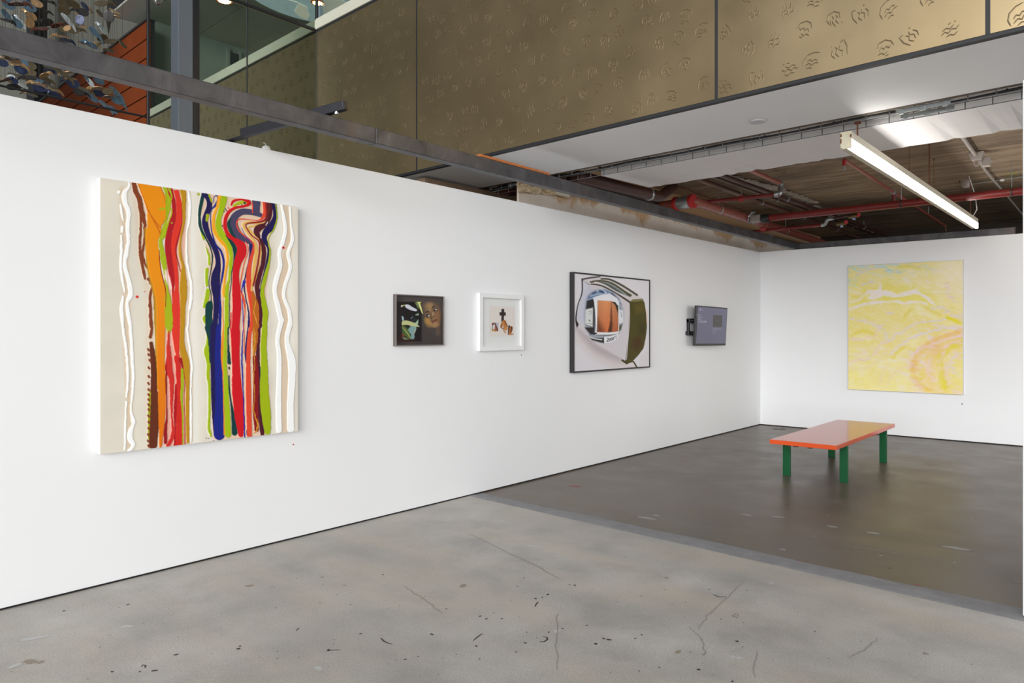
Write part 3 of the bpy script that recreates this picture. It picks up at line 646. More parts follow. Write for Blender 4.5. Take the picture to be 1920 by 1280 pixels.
MB().obox((T0+T1)/2, (T1-T0)/2, sd*.028, UPV*.010).build('strip', M['copper_edge'], ts, bevel=.002)

# ------------------------------------------------------------------ cable tray in the ceiling gap
VTN, VTF, ZTB, ZTT = 5.60, 5.76, 2.970, 3.018
ct = thing('wire_cable_tray', 'galvanised wire cable tray running along the gap beside the soffit', 'cable tray', B(-2.5, 5.68, ZTB))
u0, u1 = UU(onZ(925, 364, ZTB)), 1.2
wr = MB()
for v, z in ((VTN, ZTT+.01), (VTN, ZTB+.016), (VTF, ZTB), (VTF, ZTT)):
    MB().tube([B(u0, v, z), B(u1, v, z)], .0032, 6).build('long_wire', M['wire'], ct, smooth=True)
u = u0+.05
while u < u1:
    MB().tube([B(u, VTF, ZTB-.004), B(u, VTF, ZTT+.004)], .0042, 6).build('cross_wire', M['wire'], ct)
    MB().tube([B(u+.05, VTN, ZTB+.012), B(u+.05, VTN, ZTT+.012)], .0042, 6).build('cross_wire', M['wire'], ct)
    if int((u-u0)/.16) % 5 == 0: MB().tube([B(u, VTN, ZTT+.016), B(u, VTF, ZTT+.006)], .0042, 6).build('bridge_wire', M['wire'], ct)
    u += .16
for px, py, v in ((1730, 203, VTN), (1738, 215, VTF), (975, 348, VTN)):
    c = onV(px, py, v); uc_ = UU(c)
    MB().bbox(uc_-.17, uc_+.17, v-.008, v+.008, ZTB+.012, ZTB+.04).bbox(uc_-.15, uc_-.12, v-.012, v+.012, ZTB+.004, ZTB+.05).bbox(uc_+.12, uc_+.15, v-.012, v+.012, ZTB+.004, ZTB+.05).bbox(uc_-.02, uc_+.02, v-.012, v+.012, ZTB+.004, ZTB+.05).build('splice_plate', M['galv'], ct, bevel=.004)
bc = thing('black_cable', 'black cable lying in the wire tray along the soffit gap', 'cable', B(-2.5, 5.63, ZTB))
pts = []
for k, u in enumerate(np.arange(u0+.2, u1, .09)): pts.append(B(u, VTN+.012+.006*math.sin(u*4), ZTB+.030+.005*math.sin(u*6)))
MB().tube(pts, .009, 8).build('sheath', M['black_cable'], bc, smooth=True)
for k in range(3, len(pts), 6):
    MB().tube([pts[k]+UPV*.012, pts[k]+BX*.02+UPV*.0, pts[k]+BX*.03-UPV*.012], .006, 6).build('cable_tie', M['black_cable'], bc)

# ------------------------------------------------------------------ pipes under the slab
def elbow(p, q, r, k=6, rad=.09):   # rounded corner at q between p and r
    p, q, r = map(np.array, (p, q, r)); a = (p-q)/np.linalg.norm(p-q)*rad; b = (r-q)/np.linalg.norm(r-q)*rad
    return [q+a*(1-t)**2+b*t**2 for t in np.linspace(0, 1, k)]
def collar(c, ax, r, w_): ax = np.array(ax, float); ax /= np.linalg.norm(ax); return MB().lathe(np.array(c)-ax*w_/2, [(r*.96, 0), (r, w_*.15), (r, w_*.85), (r*.96, w_)], axis=ax, n=16)
def hanger(c, r, root, top=3.34, m=None):
    c = np.array(c); MB().tube([c+UPV*r, (c[0], c[1], top)], .005, 6).build('hanger_rod', M['galv'], root)
Z1 = 3.06
# fire main: short run with silver coupling, then long run to the back
fm = thing('fire_main_pipe', 'fat red fire main with a silver coupling above the steel beam', 'pipe', onZ(1350, 395, Z1))
e0, e1_, e2_ = onZ(1187, 394, Z1), onZ(1300, 377, Z1), onZ(1556, 460, Z1)
e1_ = np.array([e1_[0], e1_[1], Z1])
MB().tube([e0]+elbow(e0, e1_, e2_, rad=.13)+[e2_], .058, 16).build('pipe_run', M['pink_pipe'], fm, smooth=True)
dx = (e1_-e0)/np.linalg.norm(e1_-e0); cc = onZ(1276, 378, Z1); cc = e0+dx*np.dot(cc-e0, dx)
collar(cc, dx, .078, .18).build('coupling', M['galv'], fm, smooth=True)
for s_ in (-1, 1): collar(cc+dx*s_*.115, dx, .088, .05).build('flange', M['bright_red'], fm, smooth=True)
collar(e0+dx*.01, dx, .064, .03).build('end_cap', M['maroon'], fm, smooth=True)
dy = (e2_-e1_)/np.linalg.norm(e2_-e1_)
c = onZ(1422, 420, Z1); c = e1_+dy*np.dot(c-e1_, dy); collar(c, dy, .07, .12).build('saddle', M['pink_pipe'], fm, smooth=True)
MB().lathe(c-UPV*.10, [(.04, .0), (.05, .012), (.05, .025), (.03, .03), (.03, .1)], n=14).build('branch_flange', M['bright_red'], fm, smooth=True)
for px, py in ((1345, 393), (1474, 433)): q = onZ(px, py, Z1); q = e1_+dy*np.dot(q-e1_, dy); hanger(q, .05, fm); collar(q, dy, .062, .025).build('clamp', M['galv'], fm, smooth=True)
# cross pipe with elbow going up to a parallel run
Z2 = 3.10
cp = thing('red_cross_pipe', 'slim red pipe leaving the silver coupling and turning up through a grey elbow', 'pipe', onZ(1400, 370, Z2))
q0, q1, q2, q3 = onZ(1302, 381, Z2), onZ(1462, 364, Z2), onZ(1466, 345, 3.24), onZ(1405, 318, 3.24)
MB().tube([q0, q1], .024, 12).build('lower_run', M['red_pipe'], cp, smooth=True)
MB().tube([q2, q3], .026, 12).build('upper_run', M['pink_pipe'], cp, smooth=True)
MB().tube([q1-(q1-q0)/np.linalg.norm(q1-q0)*.06]+elbow(q1-(q1-q0)*.2, q1, q2, rad=.05)+elbow(q1, q2, q3, rad=.05)+[q2+(q3-q2)/np.linalg.norm(q3-q2)*.09], .032, 12).build('elbow', M['galv'], cp, smooth=True)
q = onZ(1390, 372, Z2); collar(q, q1-q0, .036, .05).build('clamp', M['bright_red'], cp, smooth=True); hanger(q, .02, cp)
# big red pipe crossing the room
Z3 = 3.02
rp = thing('sprinkler_pipe', 'long dark red sprinkler pipe crossing the room behind the strip light', 'pipe', onZ(1700, 382, Z3))
r0, r1 = onZ(1440, 409, Z3), onZ(1990, 350, Z3)
MB().tube([r0, r1], .046, 16).build('pipe_run', M['red_pipe'], rp, smooth=True)
dr_ = (r1-r0)/np.linalg.norm(r1-r0)
collar(r0-dr_*.03, dr_, .062, .11).build('coupling', mat('dark_coupling', (66, 66, 68), .4, .6), rp, smooth=True)
MB().obox(r0-dr_*.17+UPV*.01, dr_*.075, np.cross(dr_, UPV)*.05, UPV*.055).build('valve_body', mat('pale_valve', (150, 142, 132), .5, .3, var=.2, vscale=30), rp, bevel=.02, segs=3)
v0 = r0-dr_*.24+UPV*.04
MB().tube([v0-UPV*.09+dr_*.02, v0-dr_*.04-UPV*.06, v0-dr_*.05, v0-dr_*.01+UPV*.04, v0+dr_*.03+UPV*.06], .016, 8).build('bypass_tube', M['galv'], rp, smooth=True)
MB().lathe(v0+UPV*.05+dr_*.02, [(.03, 0), (.04, .015), (.02, .03)], n=12).build('hand_wheel', M['galv'], rp, smooth=True)
for px in (1690, 1897): q = onZ(px, 409-(px-1440)*59/550, Z3); q = r0+dr_*np.dot(q-r0, dr_); hanger(q, .04, rp); collar(q, dr_, .05, .028).build('clamp', M['maroon'], rp, smooth=True)
# lower small red pipe with valves
Z4 = 2.98
lp = thing('lower_red_pipe', 'thin red pipe passing under the fire main to two brass valves', 'pipe', onZ(1450, 433, Z4))
l0, l1, l2, l3 = onZ(1343, 441, Z4), onZ(1547, 421, Z4), onZ(1551, 411, 3.05), onZ(1592, 404, 3.05)
MB().tube([l0, l1], .022, 12).build('lower_run', M['red_pipe'], lp, smooth=True)
MB().tube([l1-(l1-l0)/np.linalg.norm(l1-l0)*.05]+elbow(l0, l1, l2, rad=.03)+elbow(l1, l2, l3, rad=.03)+[l2+(l3-l2)*.3], .027, 10).build('elbow', M['galv'], lp, smooth=True)
MB().tube([l2+(l3-l2)*.3, l3], .016, 8).build('upper_run', M['maroon'], lp, smooth=True)
for c in (onZ(1601, 404, 3.05), onZ(1578, 418, 3.0)):
    ax = (l3-l2)/np.linalg.norm(l3-l2)
    vb_ = collar(c, ax, .036, .14).build('valve', M['brass'], lp, smooth=True)
    MB().lathe(c-UPV*.06, [(.02, 0), (.022, .01), (.014, .04)], n=10).build('drain_cap', mat('blue_cap', (150, 170, 200), .4), vb_, smooth=True)
    collar(c+ax*.075, ax, .03, .015).build('red_handle', M['bright_red'], vb_, smooth=True)
c = onZ(1530, 423, Z4); collar(c, l1-l0, .03, .05).build('coupling', M['rust'], lp, smooth=True)
c = onZ(1358, 439.5, Z4); MB().tube([c+UPV*.02, (c[0], c[1], 3.34)], .01, 6).build('hanger_rod', M['galv'], lp); collar(c, l1-l0, .028, .03).build('clamp', M['galv'], lp, smooth=True)
# run parallel to the strip light
Z5 = 3.22
sp5 = thing('branch_pipe', 'thin faded red branch pipe on the ceiling left of the strip light', 'pipe', onZ(1690, 366, Z5))
s0, s1 = onZ(1583, 300, Z5), onZ(1773, 424, Z5)
MB().tube([s0, s1], .020, 10).build('pipe_run', M['pink_pipe'], sp5, smooth=True)
ax = (s1-s0)/np.linalg.norm(s1-s0)
collar(s1, ax, .03, .07).build('end_fitting', M['brass'], sp5, smooth=True); MB().tube([s1, s1-UPV*.09], .014, 8).build('sprinkler_head', M['brass'], sp5)
MB().tube([s0+UPV*.0, s0-UPV*.06], .02, 10).build('drop', M['bright_red'], sp5); MB().tube([s0-UPV*.06, s0-UPV*.1], .01, 8).build('sprinkler_tip', M['galv'], sp5)
c = onZ(1680, 360, Z5); c = s0+ax*np.dot(c-s0, ax); collar(c, ax, .032, .08).build('tee', M['galv'], sp5, smooth=True)
MB().tube([c, c-UPV*.14], .02, 10).build('tee_drop', M['red_pipe'], sp5)
for k in (.25, .75): hanger(s0+(s1-s0)*k, .02, sp5)
# brown conduits along the slab
for k, (a, b, r_, m_, lab) in enumerate((((1300, 333), (1610, 445), .030, 'brown_pipe', 'leftmost brown conduit under the slab, nearest the fire main'), ((1330, 329), (1640, 440), .020, 'brown_pipe', 'middle brown conduit of the three under the slab'), ((1345, 326), (1662, 440), .030, 'maroon', 'dark maroon conduit under the slab beside the peeling plaster'))):
    p, q = onZ(*a, 3.24), onZ(*b, 3.24); t = thing('ceiling_conduit', lab, 'conduit', (p+q)/2, 'conduits under the slab')
    MB().tube([p, q], r_, 10).build('tube', M[m_], t, smooth=True)
    for f in (.3, .55, .8): cq = p+(q-p)*f; collar(cq, q-p, r_+.008, .03).build('clamp', M['galv'], t, smooth=True); hanger(cq, r_, t)
for k, (a, b, lab) in enumerate((((1268, 348), (1397, 396), 'thin red sprinkler line close under the slab, upper left'), ((1468, 414), (1500, 428), 'short thin red line close under the slab near the back'))):
    p, q = onZ(*a, 3.3), onZ(*b, 3.3); t = thing('thin_red_line', lab, 'pipe', (p+q)/2)
    MB().tube([p, q], .007, 8).build('tube', M['red_pipe'], t, smooth=True); collar(p, q-p, .012, .03).build('end_fitting', M['bright_red'], t)
    hanger((p+q)/2, .005, t)
# dark pipes by the left end of the downstand beam
dp = thing('dark_drain_pipe', 'dark brown drain pipe beside the left end of the white beam', 'pipe', onZ(1150, 352, 2.98))
d0, d1, d2 = onZ(1080, 330, 3.02), onZ(1238, 369, 3.02), onZ(1262, 350, 3.25)
MB().tube([d0]+elbow(d0, d1, d2, rad=.08)+[d2], .062, 14).build('pipe_run', M['maroon'], dp, smooth=True)
MB().tube([onZ(1060, 334, 3.12), onZ(1235, 378, 3.12)], .05, 12).build('second_run', mat('dark_brown_pipe', (52, 36, 32), .6), dp, smooth=True)
c = onZ(1217, 364, 3.02); collar(c, d1-d0, .072, .035).build('strap', M['galv'], dp, smooth=True); hanger(c, .06, dp)
for a, b, z, r_, m_, lab in (((905, 369), (1060, 338), 3.05, .032, 'red_pipe', 'red brown pipe behind the long wall, under the cable tray'), ((880, 362), (1055, 330), 3.12, .03, 'maroon', 'maroon pipe behind the long wall, beside the cable tray'), ((935, 374), (1062, 347), 3.04, .034, 'maroon', 'lowest maroon pipe behind the long wall top')):
    p, q = onZ(*a, z), onZ(*b, z); t = thing('rear_pipe', lab, 'pipe', (p+q)/2)
    MB().tube([p, q], r_, 12).build('tube', M[m_], t, smooth=True); collar(p, q-p, r_+.01, .05).build('end_collar', M['rust'], t, smooth=True); hanger((p+q)/2, r_, t)
st2 = onX(1066, 366, -4.78); t = thing('stub_pipe', 'short open cream pipe stub sticking from the old beige wall', 'pipe', st2)
MB().tube([st2+np.array((-.1, -.35, .03)), st2], .03, 12).build('tube', M['cream_paint'], t, smooth=True); MB().lathe(st2, [(.024, 0), (.022, .003)], axis=(.05, 1, -.05), n=12).build('bore', M['dark_gap'], t)
# white conduit with junction box and spot
Z6 = 3.30
wc = thing('white_conduit', 'pale grey conduit crossing the raw ceiling at right, with junction box', 'conduit', onZ(1830, 290, Z6))
g0, g1, g2, g3 = onZ(1800, 251, Z6), onZ(1829, 291, Z6), onZ(1848, 320, Z6), onZ(1930, 418, Z6)
MB().tube([g0, g1], .017, 10).build('upper_tube', M['grey_plastic'], wc, smooth=True); MB().tube([g1, g2, g3], .013, 10).build('lower_tube', M['grey_plastic'], wc, smooth=True)
c = onZ(1831, 297, 3.27); ax = (g1-g0)/np.linalg.norm(g1-g0); sx = np.cross(ax, UPV)
bx_ = MB(); top = [c+sx*a*.07+ax*b*.06+UPV*.06 for a, b in ((-1, -1), (1, -1), (1, 1), (-1, 1))]; bot = [c+sx*a*.045+ax*b*.04-UPV*.02 for a, b in ((-1, -1), (1, -1), (1, 1), (-1, 1))]
bx_.add(top+bot, [(0, 1, 2, 3), (7, 6, 5, 4), (0, 4, 5, 1), (1, 5, 6, 2), (2, 6, 7, 3), (3, 7, 4, 0)]).build('junction_box', M['grey_plastic'], wc, bevel=.004)
lo = [c+sx*.0-ax*.0-UPV*.02+sx*.022*math.cos(t)-UPV*.03*(1-math.sin(t)) for t in np.linspace(0, 2*math.pi, 13)]
MB().tube(lo, .006, 6).build('cable_loop', M['grey_plastic'], wc, smooth=True)
c2 = onZ(1850, 303, 3.24)
MB().obox(c2, sx*.035, ax*.04, UPV*.05).build('sensor_head', M['grey_plastic'], wc, bevel=.008)
MB().tube([c-UPV*.015, c2-sx*.03], .014, 8).build('swivel_arm', M['grey_plastic'], wc, smooth=True)
MB().lathe(c2+sx*.035, [(.012, 0), (.012, .012)], axis=sx, n=10).build('screw', M['white_plastic'], wc)
gc = thing('grey_conduit', 'grey conduit with a round sensor on the raw ceiling at far right', 'conduit', onZ(1860, 342, 3.31))
MB().tube([onZ(1815, 345, 3.31), onZ(1945, 327, 3.31)], .014, 10).build('tube', mat('grey_conduit', (132, 126, 116), .5), gc, smooth=True)
c = onZ(1812, 350, 3.26); MB().lathe(c, [(.05, .08), (.05, .03), (.045, .0), (.03, -.012), (.01, -.015)], n=18).build('sensor', M['grey_plastic'], gc, smooth=True)
c = onZ(1879, 337, 3.30); MB().lathe(c, [(.02, .01), (.025, -.005), (.018, -.016)], n=14).build('white_button', M['white_plastic'], gc, smooth=True)
gm = MB(); blot_c = [onZ(x, y, 3.337) for x, y in ((1898, 325), (1890, 330), (1905, 327), (1870, 336), (1855, 337), (1880, 335))]
for c, r_ in zip(blot_c, (.06, .03, .035, .05, .04, .04)):
    pts = [c+np.array((r_*1.6*math.cos(2*math.pi*k/9)*random.uniform(.7, 1.1), r_*.4*math.sin(2*math.pi*k/9)*random.uniform(.6, 1.1), 0)) for k in range(9)]; gm.add(pts, [tuple(range(9))])
o = gm.build('lime_spray_mark', mat('lime_spray', (160, 176, 40), .8), ceil); o['kind'] = 'stuff'

# ------------------------------------------------------------------ strip light
Lx = -1.585; ly0, ly1 = 5.50, 10.83; lz = 2.75
lm = thing('strip_light', 'long lit white strip light in an old rusty cream housing', 'ceiling light', (Lx, 8.2, lz))
hw, hh = .036, .118
MB().box(Lx-hw, Lx+hw*.98, ly0+.008, ly1, lz+hh*.56, lz+hh).box(Lx-hw, Lx+hw*.15, ly0+.008, ly1, lz, lz+hh*.56).build('housing', M['cream_paint'], lm, bevel=.002, segs=1)
MB().box(Lx+hw*.18, Lx+hw, ly0+.01, ly1-.005, lz-.002, lz+hh*.55).build('diffuser', M['diffuser'], lm, bevel=.004)
MB().box(Lx-hw-.002, Lx+hw+.002, ly0, ly0+.007, lz-.002, lz+hh+.002).build('end_plate', mat('rust_flecked_cream', (196, 188, 164), .6, var=.1, vscale=30), lm, bevel=.002)
for dx_, z_, h_ in ((-hw+.003, lz+.095, .02), (-hw+.002, lz+.055, .03), (hw-.004, lz+.085, .022), (-hw+.006, lz+.004, .006)):
    MB().obox((Lx+dx_, ly0-.001, z_), (.005, 0, 0), (0, .002, 0), (0, 0, h_/2)).build('rust_spot', M['rust'], lm)
for yy in (5.78, 8.2, 10.5): MB().tube([(Lx, yy, lz+hh), (Lx, yy, 3.34 if yy > 6.8 else 3.0)], .006, 8).build('hanger_rod', M['rust'], lm)
MB().box(Lx-.02, Lx+.02, 5.76, 5.80, 2.985, 3.0).build('hanger_nut', M['rust'], lm)
MB().tube([(Lx+.02, 10.55, lz+hh), (Lx+.06, 10.56, lz+.2), (Lx+.05, 10.5, lz+.36), (Lx, 10.4, 3.34)], .005, 6).build('feed_cable', M['white_plastic'], lm, smooth=True)
for px, ya, lab in ((1705, 330, 'nearest thin wire hanging from the raw ceiling right of the strip light'), (1751, 345, 'second thin wire hanging right of the strip light'), (1799, 372, 'far thin wire hanging above the far end of the strip light')):
    c = onZ(px, ya-60+ (px-1705)*.3, 3.33); t = thing('hanging_wire', lab, 'wire', c)
    MB().tube([c+UPV*.01, c-UPV*.34], .0022, 5).build('strand', M['rust'], t); MB().lathe(c, [(.008, .01), (.008, -.01)], n=6).build('anchor', M['rust'], t)

# ------------------------------------------------------------------ bench
bx0, bx1, by0, by1, bz = -2.772, -2.146, 7.155, 9.29, .402
bn = thing('low_bench', 'low glossy orange bench on four dark green legs on the concrete floor', 'bench', ((bx0+bx1)/2, (by0+by1)/2, 0))
MB().box(bx0, bx1, by0, by1, bz-.042, bz).build('top', M['orange'], bn, bevel=.003, segs=2)
for x in (bx0+.001, bx1-.075):
    for y in (7.50, 8.93): MB().box(x, x+.074, y, y+.032, 0, bz-.0425).build('leg', M['green'], bn, bevel=.003)
for x in (-2.58, -2.44): MB().box(x, x+.04, 7.25, 9.15, bz-.066, bz-.0425).build('under_rail', M['olive'], bn, bevel=.003)

# ------------------------------------------------------------------ tiny 2-D painter used for canvases and prints (colour per vertex of a real flat sheet)
def vnoise(x, y, seed=0):
    xi = np.floor(x).astype(int); yi = np.floor(y).astype(int); fx = x-xi; fy = y-yi
    fx = fx*fx*(3-2*fx); fy = fy*fy*(3-2*fy)
    def h(a, b):
        n = (a*374761393+b*668265263+seed*1274126177) & 0x7fffffff; n = ((n ^ (n >> 13))*1274126177) & 0x7fffffff
        return ((n ^ (n >> 16)) & 0xffff)/65535.
    return (h(xi, yi)*(1-fx)+h(xi+1, yi)*fx)*(1-fy)+(h(xi, yi+1)*(1-fx)+h(xi+1, yi+1)*fx)*fy
def fbm(x, y, seed=0, oc=4):
    s = 0; a = .5; t = 0
    for k in range(oc): s = s+a*vnoise(x, y, seed+k*17); t += a; x = x*2.03+11; y = y*2.03+5; a *= .5
    return s/t
def spline(P, k=5):
    P = np.array(P, float); Q = []
    for i in range(len(P)-1):
        a, b, c, d = P[max(i-1, 0)], P[i], P[i+1], P[min(i+2, len(P)-1)]
        for t in np.linspace(0, 1, k, endpoint=False): Q.append(.5*((2*b)+(-a+c)*t+(2*a-5*b+4*c-d)*t*t+(-a+3*b-3*c+d)*t**3))
    Q.append(P[-1]); return np.array(Q)
class Art:
    """A sheet on a wall: every vertex gets an ink colour; marks are given in the units of an enlargement of the artwork (ox, oy, s)."""
    def __init__(s, corner, eu, ev, nx, ny, crop, bgc):
        s.nx, s.ny = nx, ny; u, v = np.meshgrid(np.linspace(0, 1, nx), np.linspace(0, 1, ny))
        s.P = np.array(corner)+u[..., None]*np.array(eu)+v[..., None]*np.array(ev); s.u, s.v = u, v
        px, py = proj(s.P.reshape(-1, 3)); ox, oy, sc = crop
        s.x = ((px-ox)/sc).reshape(ny, nx); s.y = ((py-oy)/sc).reshape(ny, nx)
        s.c = np.empty((ny, nx, 3)); s.c[:] = s2l(bgc); s.h = np.zeros((ny, nx)); s.wx = 0; s.wy = 0
    def _put(s, sl, m, col, rel=0.):
        if callable(col): col = col(s.x[sl], s.y[sl])
        else: col = s2l(col)
        s.c[sl] = s.c[sl]*(1-m[..., None])+col*m[..., None]
        if rel: s.h[sl] = np.maximum(s.h[sl], rel*np.sqrt(np.clip(m, 0, 1)))
    def _win(s, x0, x1, y0, y1):
        k = (s.x > x0) & (s.x < x1) & (s.y > y0) & (s.y < y1)
        if not k.any(): return None
        r = np.where(k.any(1))[0]; c = np.where(k.any(0))[0]; return (slice(r[0], r[-1]+1), slice(c[0], c[-1]+1))
    def stroke(s, pts, col, w=None, soft=3., rel=0., smooth=True, op=1., wob=0., seed=1):
        P = [(p[0], p[1], p[2] if len(p) > 2 else w) for p in pts]
        P = spline(P) if smooth and len(P) > 2 else np.array(P, float)
        W = P[:, 2].max()/2+soft*2+wob; sl = s._win(P[:, 0].min()-W, P[:, 0].max()+W, P[:, 1].min()-W, P[:, 1].max()+W)
        if sl is None: return
        X, Y = s.x[sl], s.y[sl]
        if wob: X = X+wob*2*(fbm(X/28, Y/28, seed, 3)-.5)
        best = np.full(X.shape, 1e9)
        for i in range(len(P)-1):
            a, b = P[i], P[i+1]; d = b[:2]-a[:2]; L2 = d@d+1e-9
            t = np.clip(((X-a[0])*d[0]+(Y-a[1])*d[1])/L2, 0, 1)
            best = np.minimum(best, np.hypot(X-a[0]-t*d[0], Y-a[1]-t*d[1])-(a[2]+(b[2]-a[2])*t)/2)
        s._put(sl, op*np.clip(.5-best/soft, 0, 1), col, rel)
    def poly(s, pts, col, soft=3., rel=0., op=1., smooth=False, wob=0., seed=3):
        P = np.array(pts, float)
        if smooth: P = spline(np.vstack([P, P[:1]]))[:-1]
        W = soft*2+wob; sl = s._win(P[:, 0].min()-W, P[:, 0].max()+W, P[:, 1].min()-W, P[:, 1].max()+W)
        if sl is None: return
        X, Y = s.x[sl], s.y[sl]
        if wob: X = X+wob*2*(fbm(X/28, Y/28, seed, 3)-.5); Y = Y+wob*2*(fbm(X/28, Y/28, seed+9, 3)-.5)
        ins = np.zeros(X.shape, bool); best = np.full(X.shape, 1e9); n = len(P)
        for i in range(n):
            a, b = P[i], P[(i+1) % n]; d = b-a
            t = np.clip(((X-a[0])*d[0]+(Y-a[1])*d[1])/(d@d+1e-9), 0, 1); best = np.minimum(best, np.hypot(X-a[0]-t*d[0], Y-a[1]-t*d[1]))
            if abs(d[1]) > 1e-9: ins ^= ((a[1] > Y) != (b[1] > Y)) & (X < d[0]*(Y-a[1])/d[1]+a[0])
        sd_ = np.where(ins, -best, best); s._put(sl, op*np.clip(.5-sd_/soft, 0, 1), col, rel)
    def band(s, rows, col, **k):      # rows: (y, left, right)
        r = np.array(rows, float); L = spline(r[:, [1, 0]]); R_ = spline(r[:, [2, 0]]); s.poly(np.vstack([L, R_[::-1]]), col, **k)
    def blob(s, x, y, rx, ry, col, op=1., rot=0., soft=.5):
        q = math.radians(rot); sl = s._win(x-2.2*max(rx, ry), x+2.2*max(rx, ry), y-2.2*max(rx, ry), y+2.2*max(rx, ry))
        if sl is None: return
        X, Y = s.x[sl]-x, s.y[sl]-y; a = (X*math.cos(q)+Y*math.sin(q))/rx; b = (-X*math.sin(q)+Y*math.cos(q))/ry
        d = np.hypot(a, b); s._put(sl, op*np.clip((1+soft-d)/(2*soft), 0, 1)**1.0, col)
    def build(s, name, m, parent, nrm=None, relief=0.):
        P = s.P.copy()
        if nrm is not None: P = P+(s.h*relief)[..., None]*np.array(nrm, float)
        P = P.reshape(-1, 3)-np.array(world_loc(parent))
        me = bpy.data.meshes.new(name); nx, ny = s.nx, s.ny
        me.vertices.add(nx*ny); me.vertices.foreach_set('co', P.astype(np.float32).ravel())
        i = np.arange(nx*ny).reshape(ny, nx); q = np.stack([i[:-1, :-1], i[1:, :-1], i[1:, 1:], i[:-1, 1:]], -1).reshape(-1, 4)
        me.loops.add(q.size); me.loops.foreach_set('vertex_index', q.ravel().astype(np.int32))
        me.polygons.add(len(q)); me.polygons.foreach_set('loop_start', (np.arange(len(q))*4).astype(np.int32))
        me.polygons.foreach_set('use_smooth', np.ones(len(q), bool))
        at = me.color_attributes.new('ink', 'FLOAT_COLOR', 'POINT')
        at.data.foreach_set('color', np.concatenate([s.c.reshape(-1, 3), np.ones((nx*ny, 1))], 1).astype(np.float32).ravel())
        me.materials.append(m); me.update(); me.validate()
        o = bpy.data.objects.new(name, me); COL.objects.link(o); o.parent = parent; return o

# ------------------------------------------------------------------ 1  striped poured painting
def wall_art(name, label, y0, y1, z0, z1, depth): return thing(name, label, 'painting' if 'painting' in name else 'picture', (XL, (y0+y1)/2, z0))
def canvas(root, y0, y1, z0, z1, depth, m): return MB().box(XL+.001, XL+depth, y0, y1, z0, z1).build('stretcher', m, root, bevel=.004)
y0, y1, z0, z1, D = 1.674, 2.966, .761, 2.331, .05
p1 = wall_art('striped_painting', 'large cream canvas with poured stripes of orange, red, navy and lime on the long wall', y0, y1, z0, z1, D)
canvas(p1, y0, y1, z0, z1, D-.0015, M['canvas_edge'])
A = Art((XL+D, y0+.003, z1-.003), (0, y1-y0-.006, 0), (0, 0, -(z1-z0-.006)), 400, 500, (160, 310, .23442), (222, 214, 198))
n_ = fbm(A.x/190, A.y/190, 5, 5); A.c[:] = A.c*(.90+.2*n_)[..., None]
A.blob(220, 1200, 120, 1100, (214, 209, 196), .6, soft=.8)
O2 = 1152
b = lambda L: [(x, y+O2, *r) for (x, y, *r) in L]
br = lambda L: [(y+O2, l, r) for (y, l, r) in L]
CREAM = (234, 230, 219)
A.stroke([(830,200,110),(850,900,110),(860,1500,110),(870,2220,100)], CREAM, soft=70)
A.stroke([(1600,330,120),(1600,1200,160),(1590,2150,140)], CREAM, soft=70)
TAN = (216, 192, 164)
A.stroke([(300,200,60),(310,600,50),(330,1000,60),(330,1500,50),(350,1900,50),(350,2260,50)], TAN, soft=34, op=.75)
A.stroke([(1600,330,60),(1620,650,70),(1560,1000,90),(1610,1250,90),(1580,1420,90),(1600,1700,90),(1590,2120,80)], TAN, soft=30, op=.85)
A.stroke([(815,200,46),(815,700,46),(835,1000,46),(815,1300,46),(835,1600,46),(840,2200,40)], (222, 202, 178), soft=24, op=.8)
A.stroke([(440,150,110),(470,700,110),(520,1000,80),(530,1300,80),(530,1700,90),(540,2250,90)], (216, 190, 160), soft=50, op=.5)
PEACH = (224, 196, 170)
A.band([(215,960,1500),(400,930,1530),(600,960,1470),(800,985,1480),(1000,990,1450),(1300,980,1450),(1600,990,1450),(1900,1000,1480),(2190,1020,1460)], PEACH, soft=16)
A.band([(160,640,800),(500,640,800),(900,640,790),(1300,640,790),(1700,640,810),(2240,600,815)], (226, 178, 156), soft=10)
WHT = (246, 246, 244)
K = dict(rel=1., wob=5.)
A.stroke([(345,130,8),(350,170,14),(312,225,36),(320,300,36),(345,380,34),(340,500,30),(345,600,26),(330,700,32),(315,780,30),(330,860,30),(355,950,34),(360,1040,36),(335,1100,26),(345,1200,32)]+b([(340,20,30),(355,100,26),(370,250,22),(375,400,24),(385,550,20),(375,680,18),(365,800,14),(385,890,34),(385,920,22),(360,980,40),(360,1040,44),(385,1080,30),(350,1130,22)]), WHT, **K)
for L in ([(272,215,26),(270,225,10)], [(283,315,14),(290,380,18),(305,440,10)], [(296,495,22),(296,530,18)], [(288,560,10),(290,680,20),(285,790,20),(296,900,20),(315,1010,10)], [(303,1050,16),(290,1140,24),(300,1260,22)]+b([(300,110,20),(305,170,18),(325,300,18),(338,450,18),(342,560,16),(330,700,12)]), b([(328,740,16),(325,800,10),(322,950,14),(315,1120,10)])): A.stroke(L, WHT, **K)
BR, BR2 = (128, 60, 28), (98, 42, 20)
A.stroke([(385,140,34),(400,200,42),(430,270,40),(445,350,42),(465,430,34),(478,490,20)], BR, **K)
A.stroke([(440,380,22),(442,500,20),(435,600,20),(437,690,22),(455,800,26),(475,905,18)], BR, **K); A.stroke([(470,470,14),(470,600,18),(455,700,22),(470,770,18),(490,820,10)], BR, **K)
for q in ((502,908,26),(518,938,24)): A.stroke([(q[0],q[1],q[2]),(q[0]+8,q[1]+8,q[2])], BR, soft=4, rel=1.)
A.stroke([(530,970,16),(515,1060,22),(520,1180,28),(525,1280,28)]+b([(530,150,22),(518,220,26)]), BR, **K); A.stroke([(538,1010,8),(548,1090,12),(545,1150,6)], BR, **K)
OCH = (190, 138, 34)
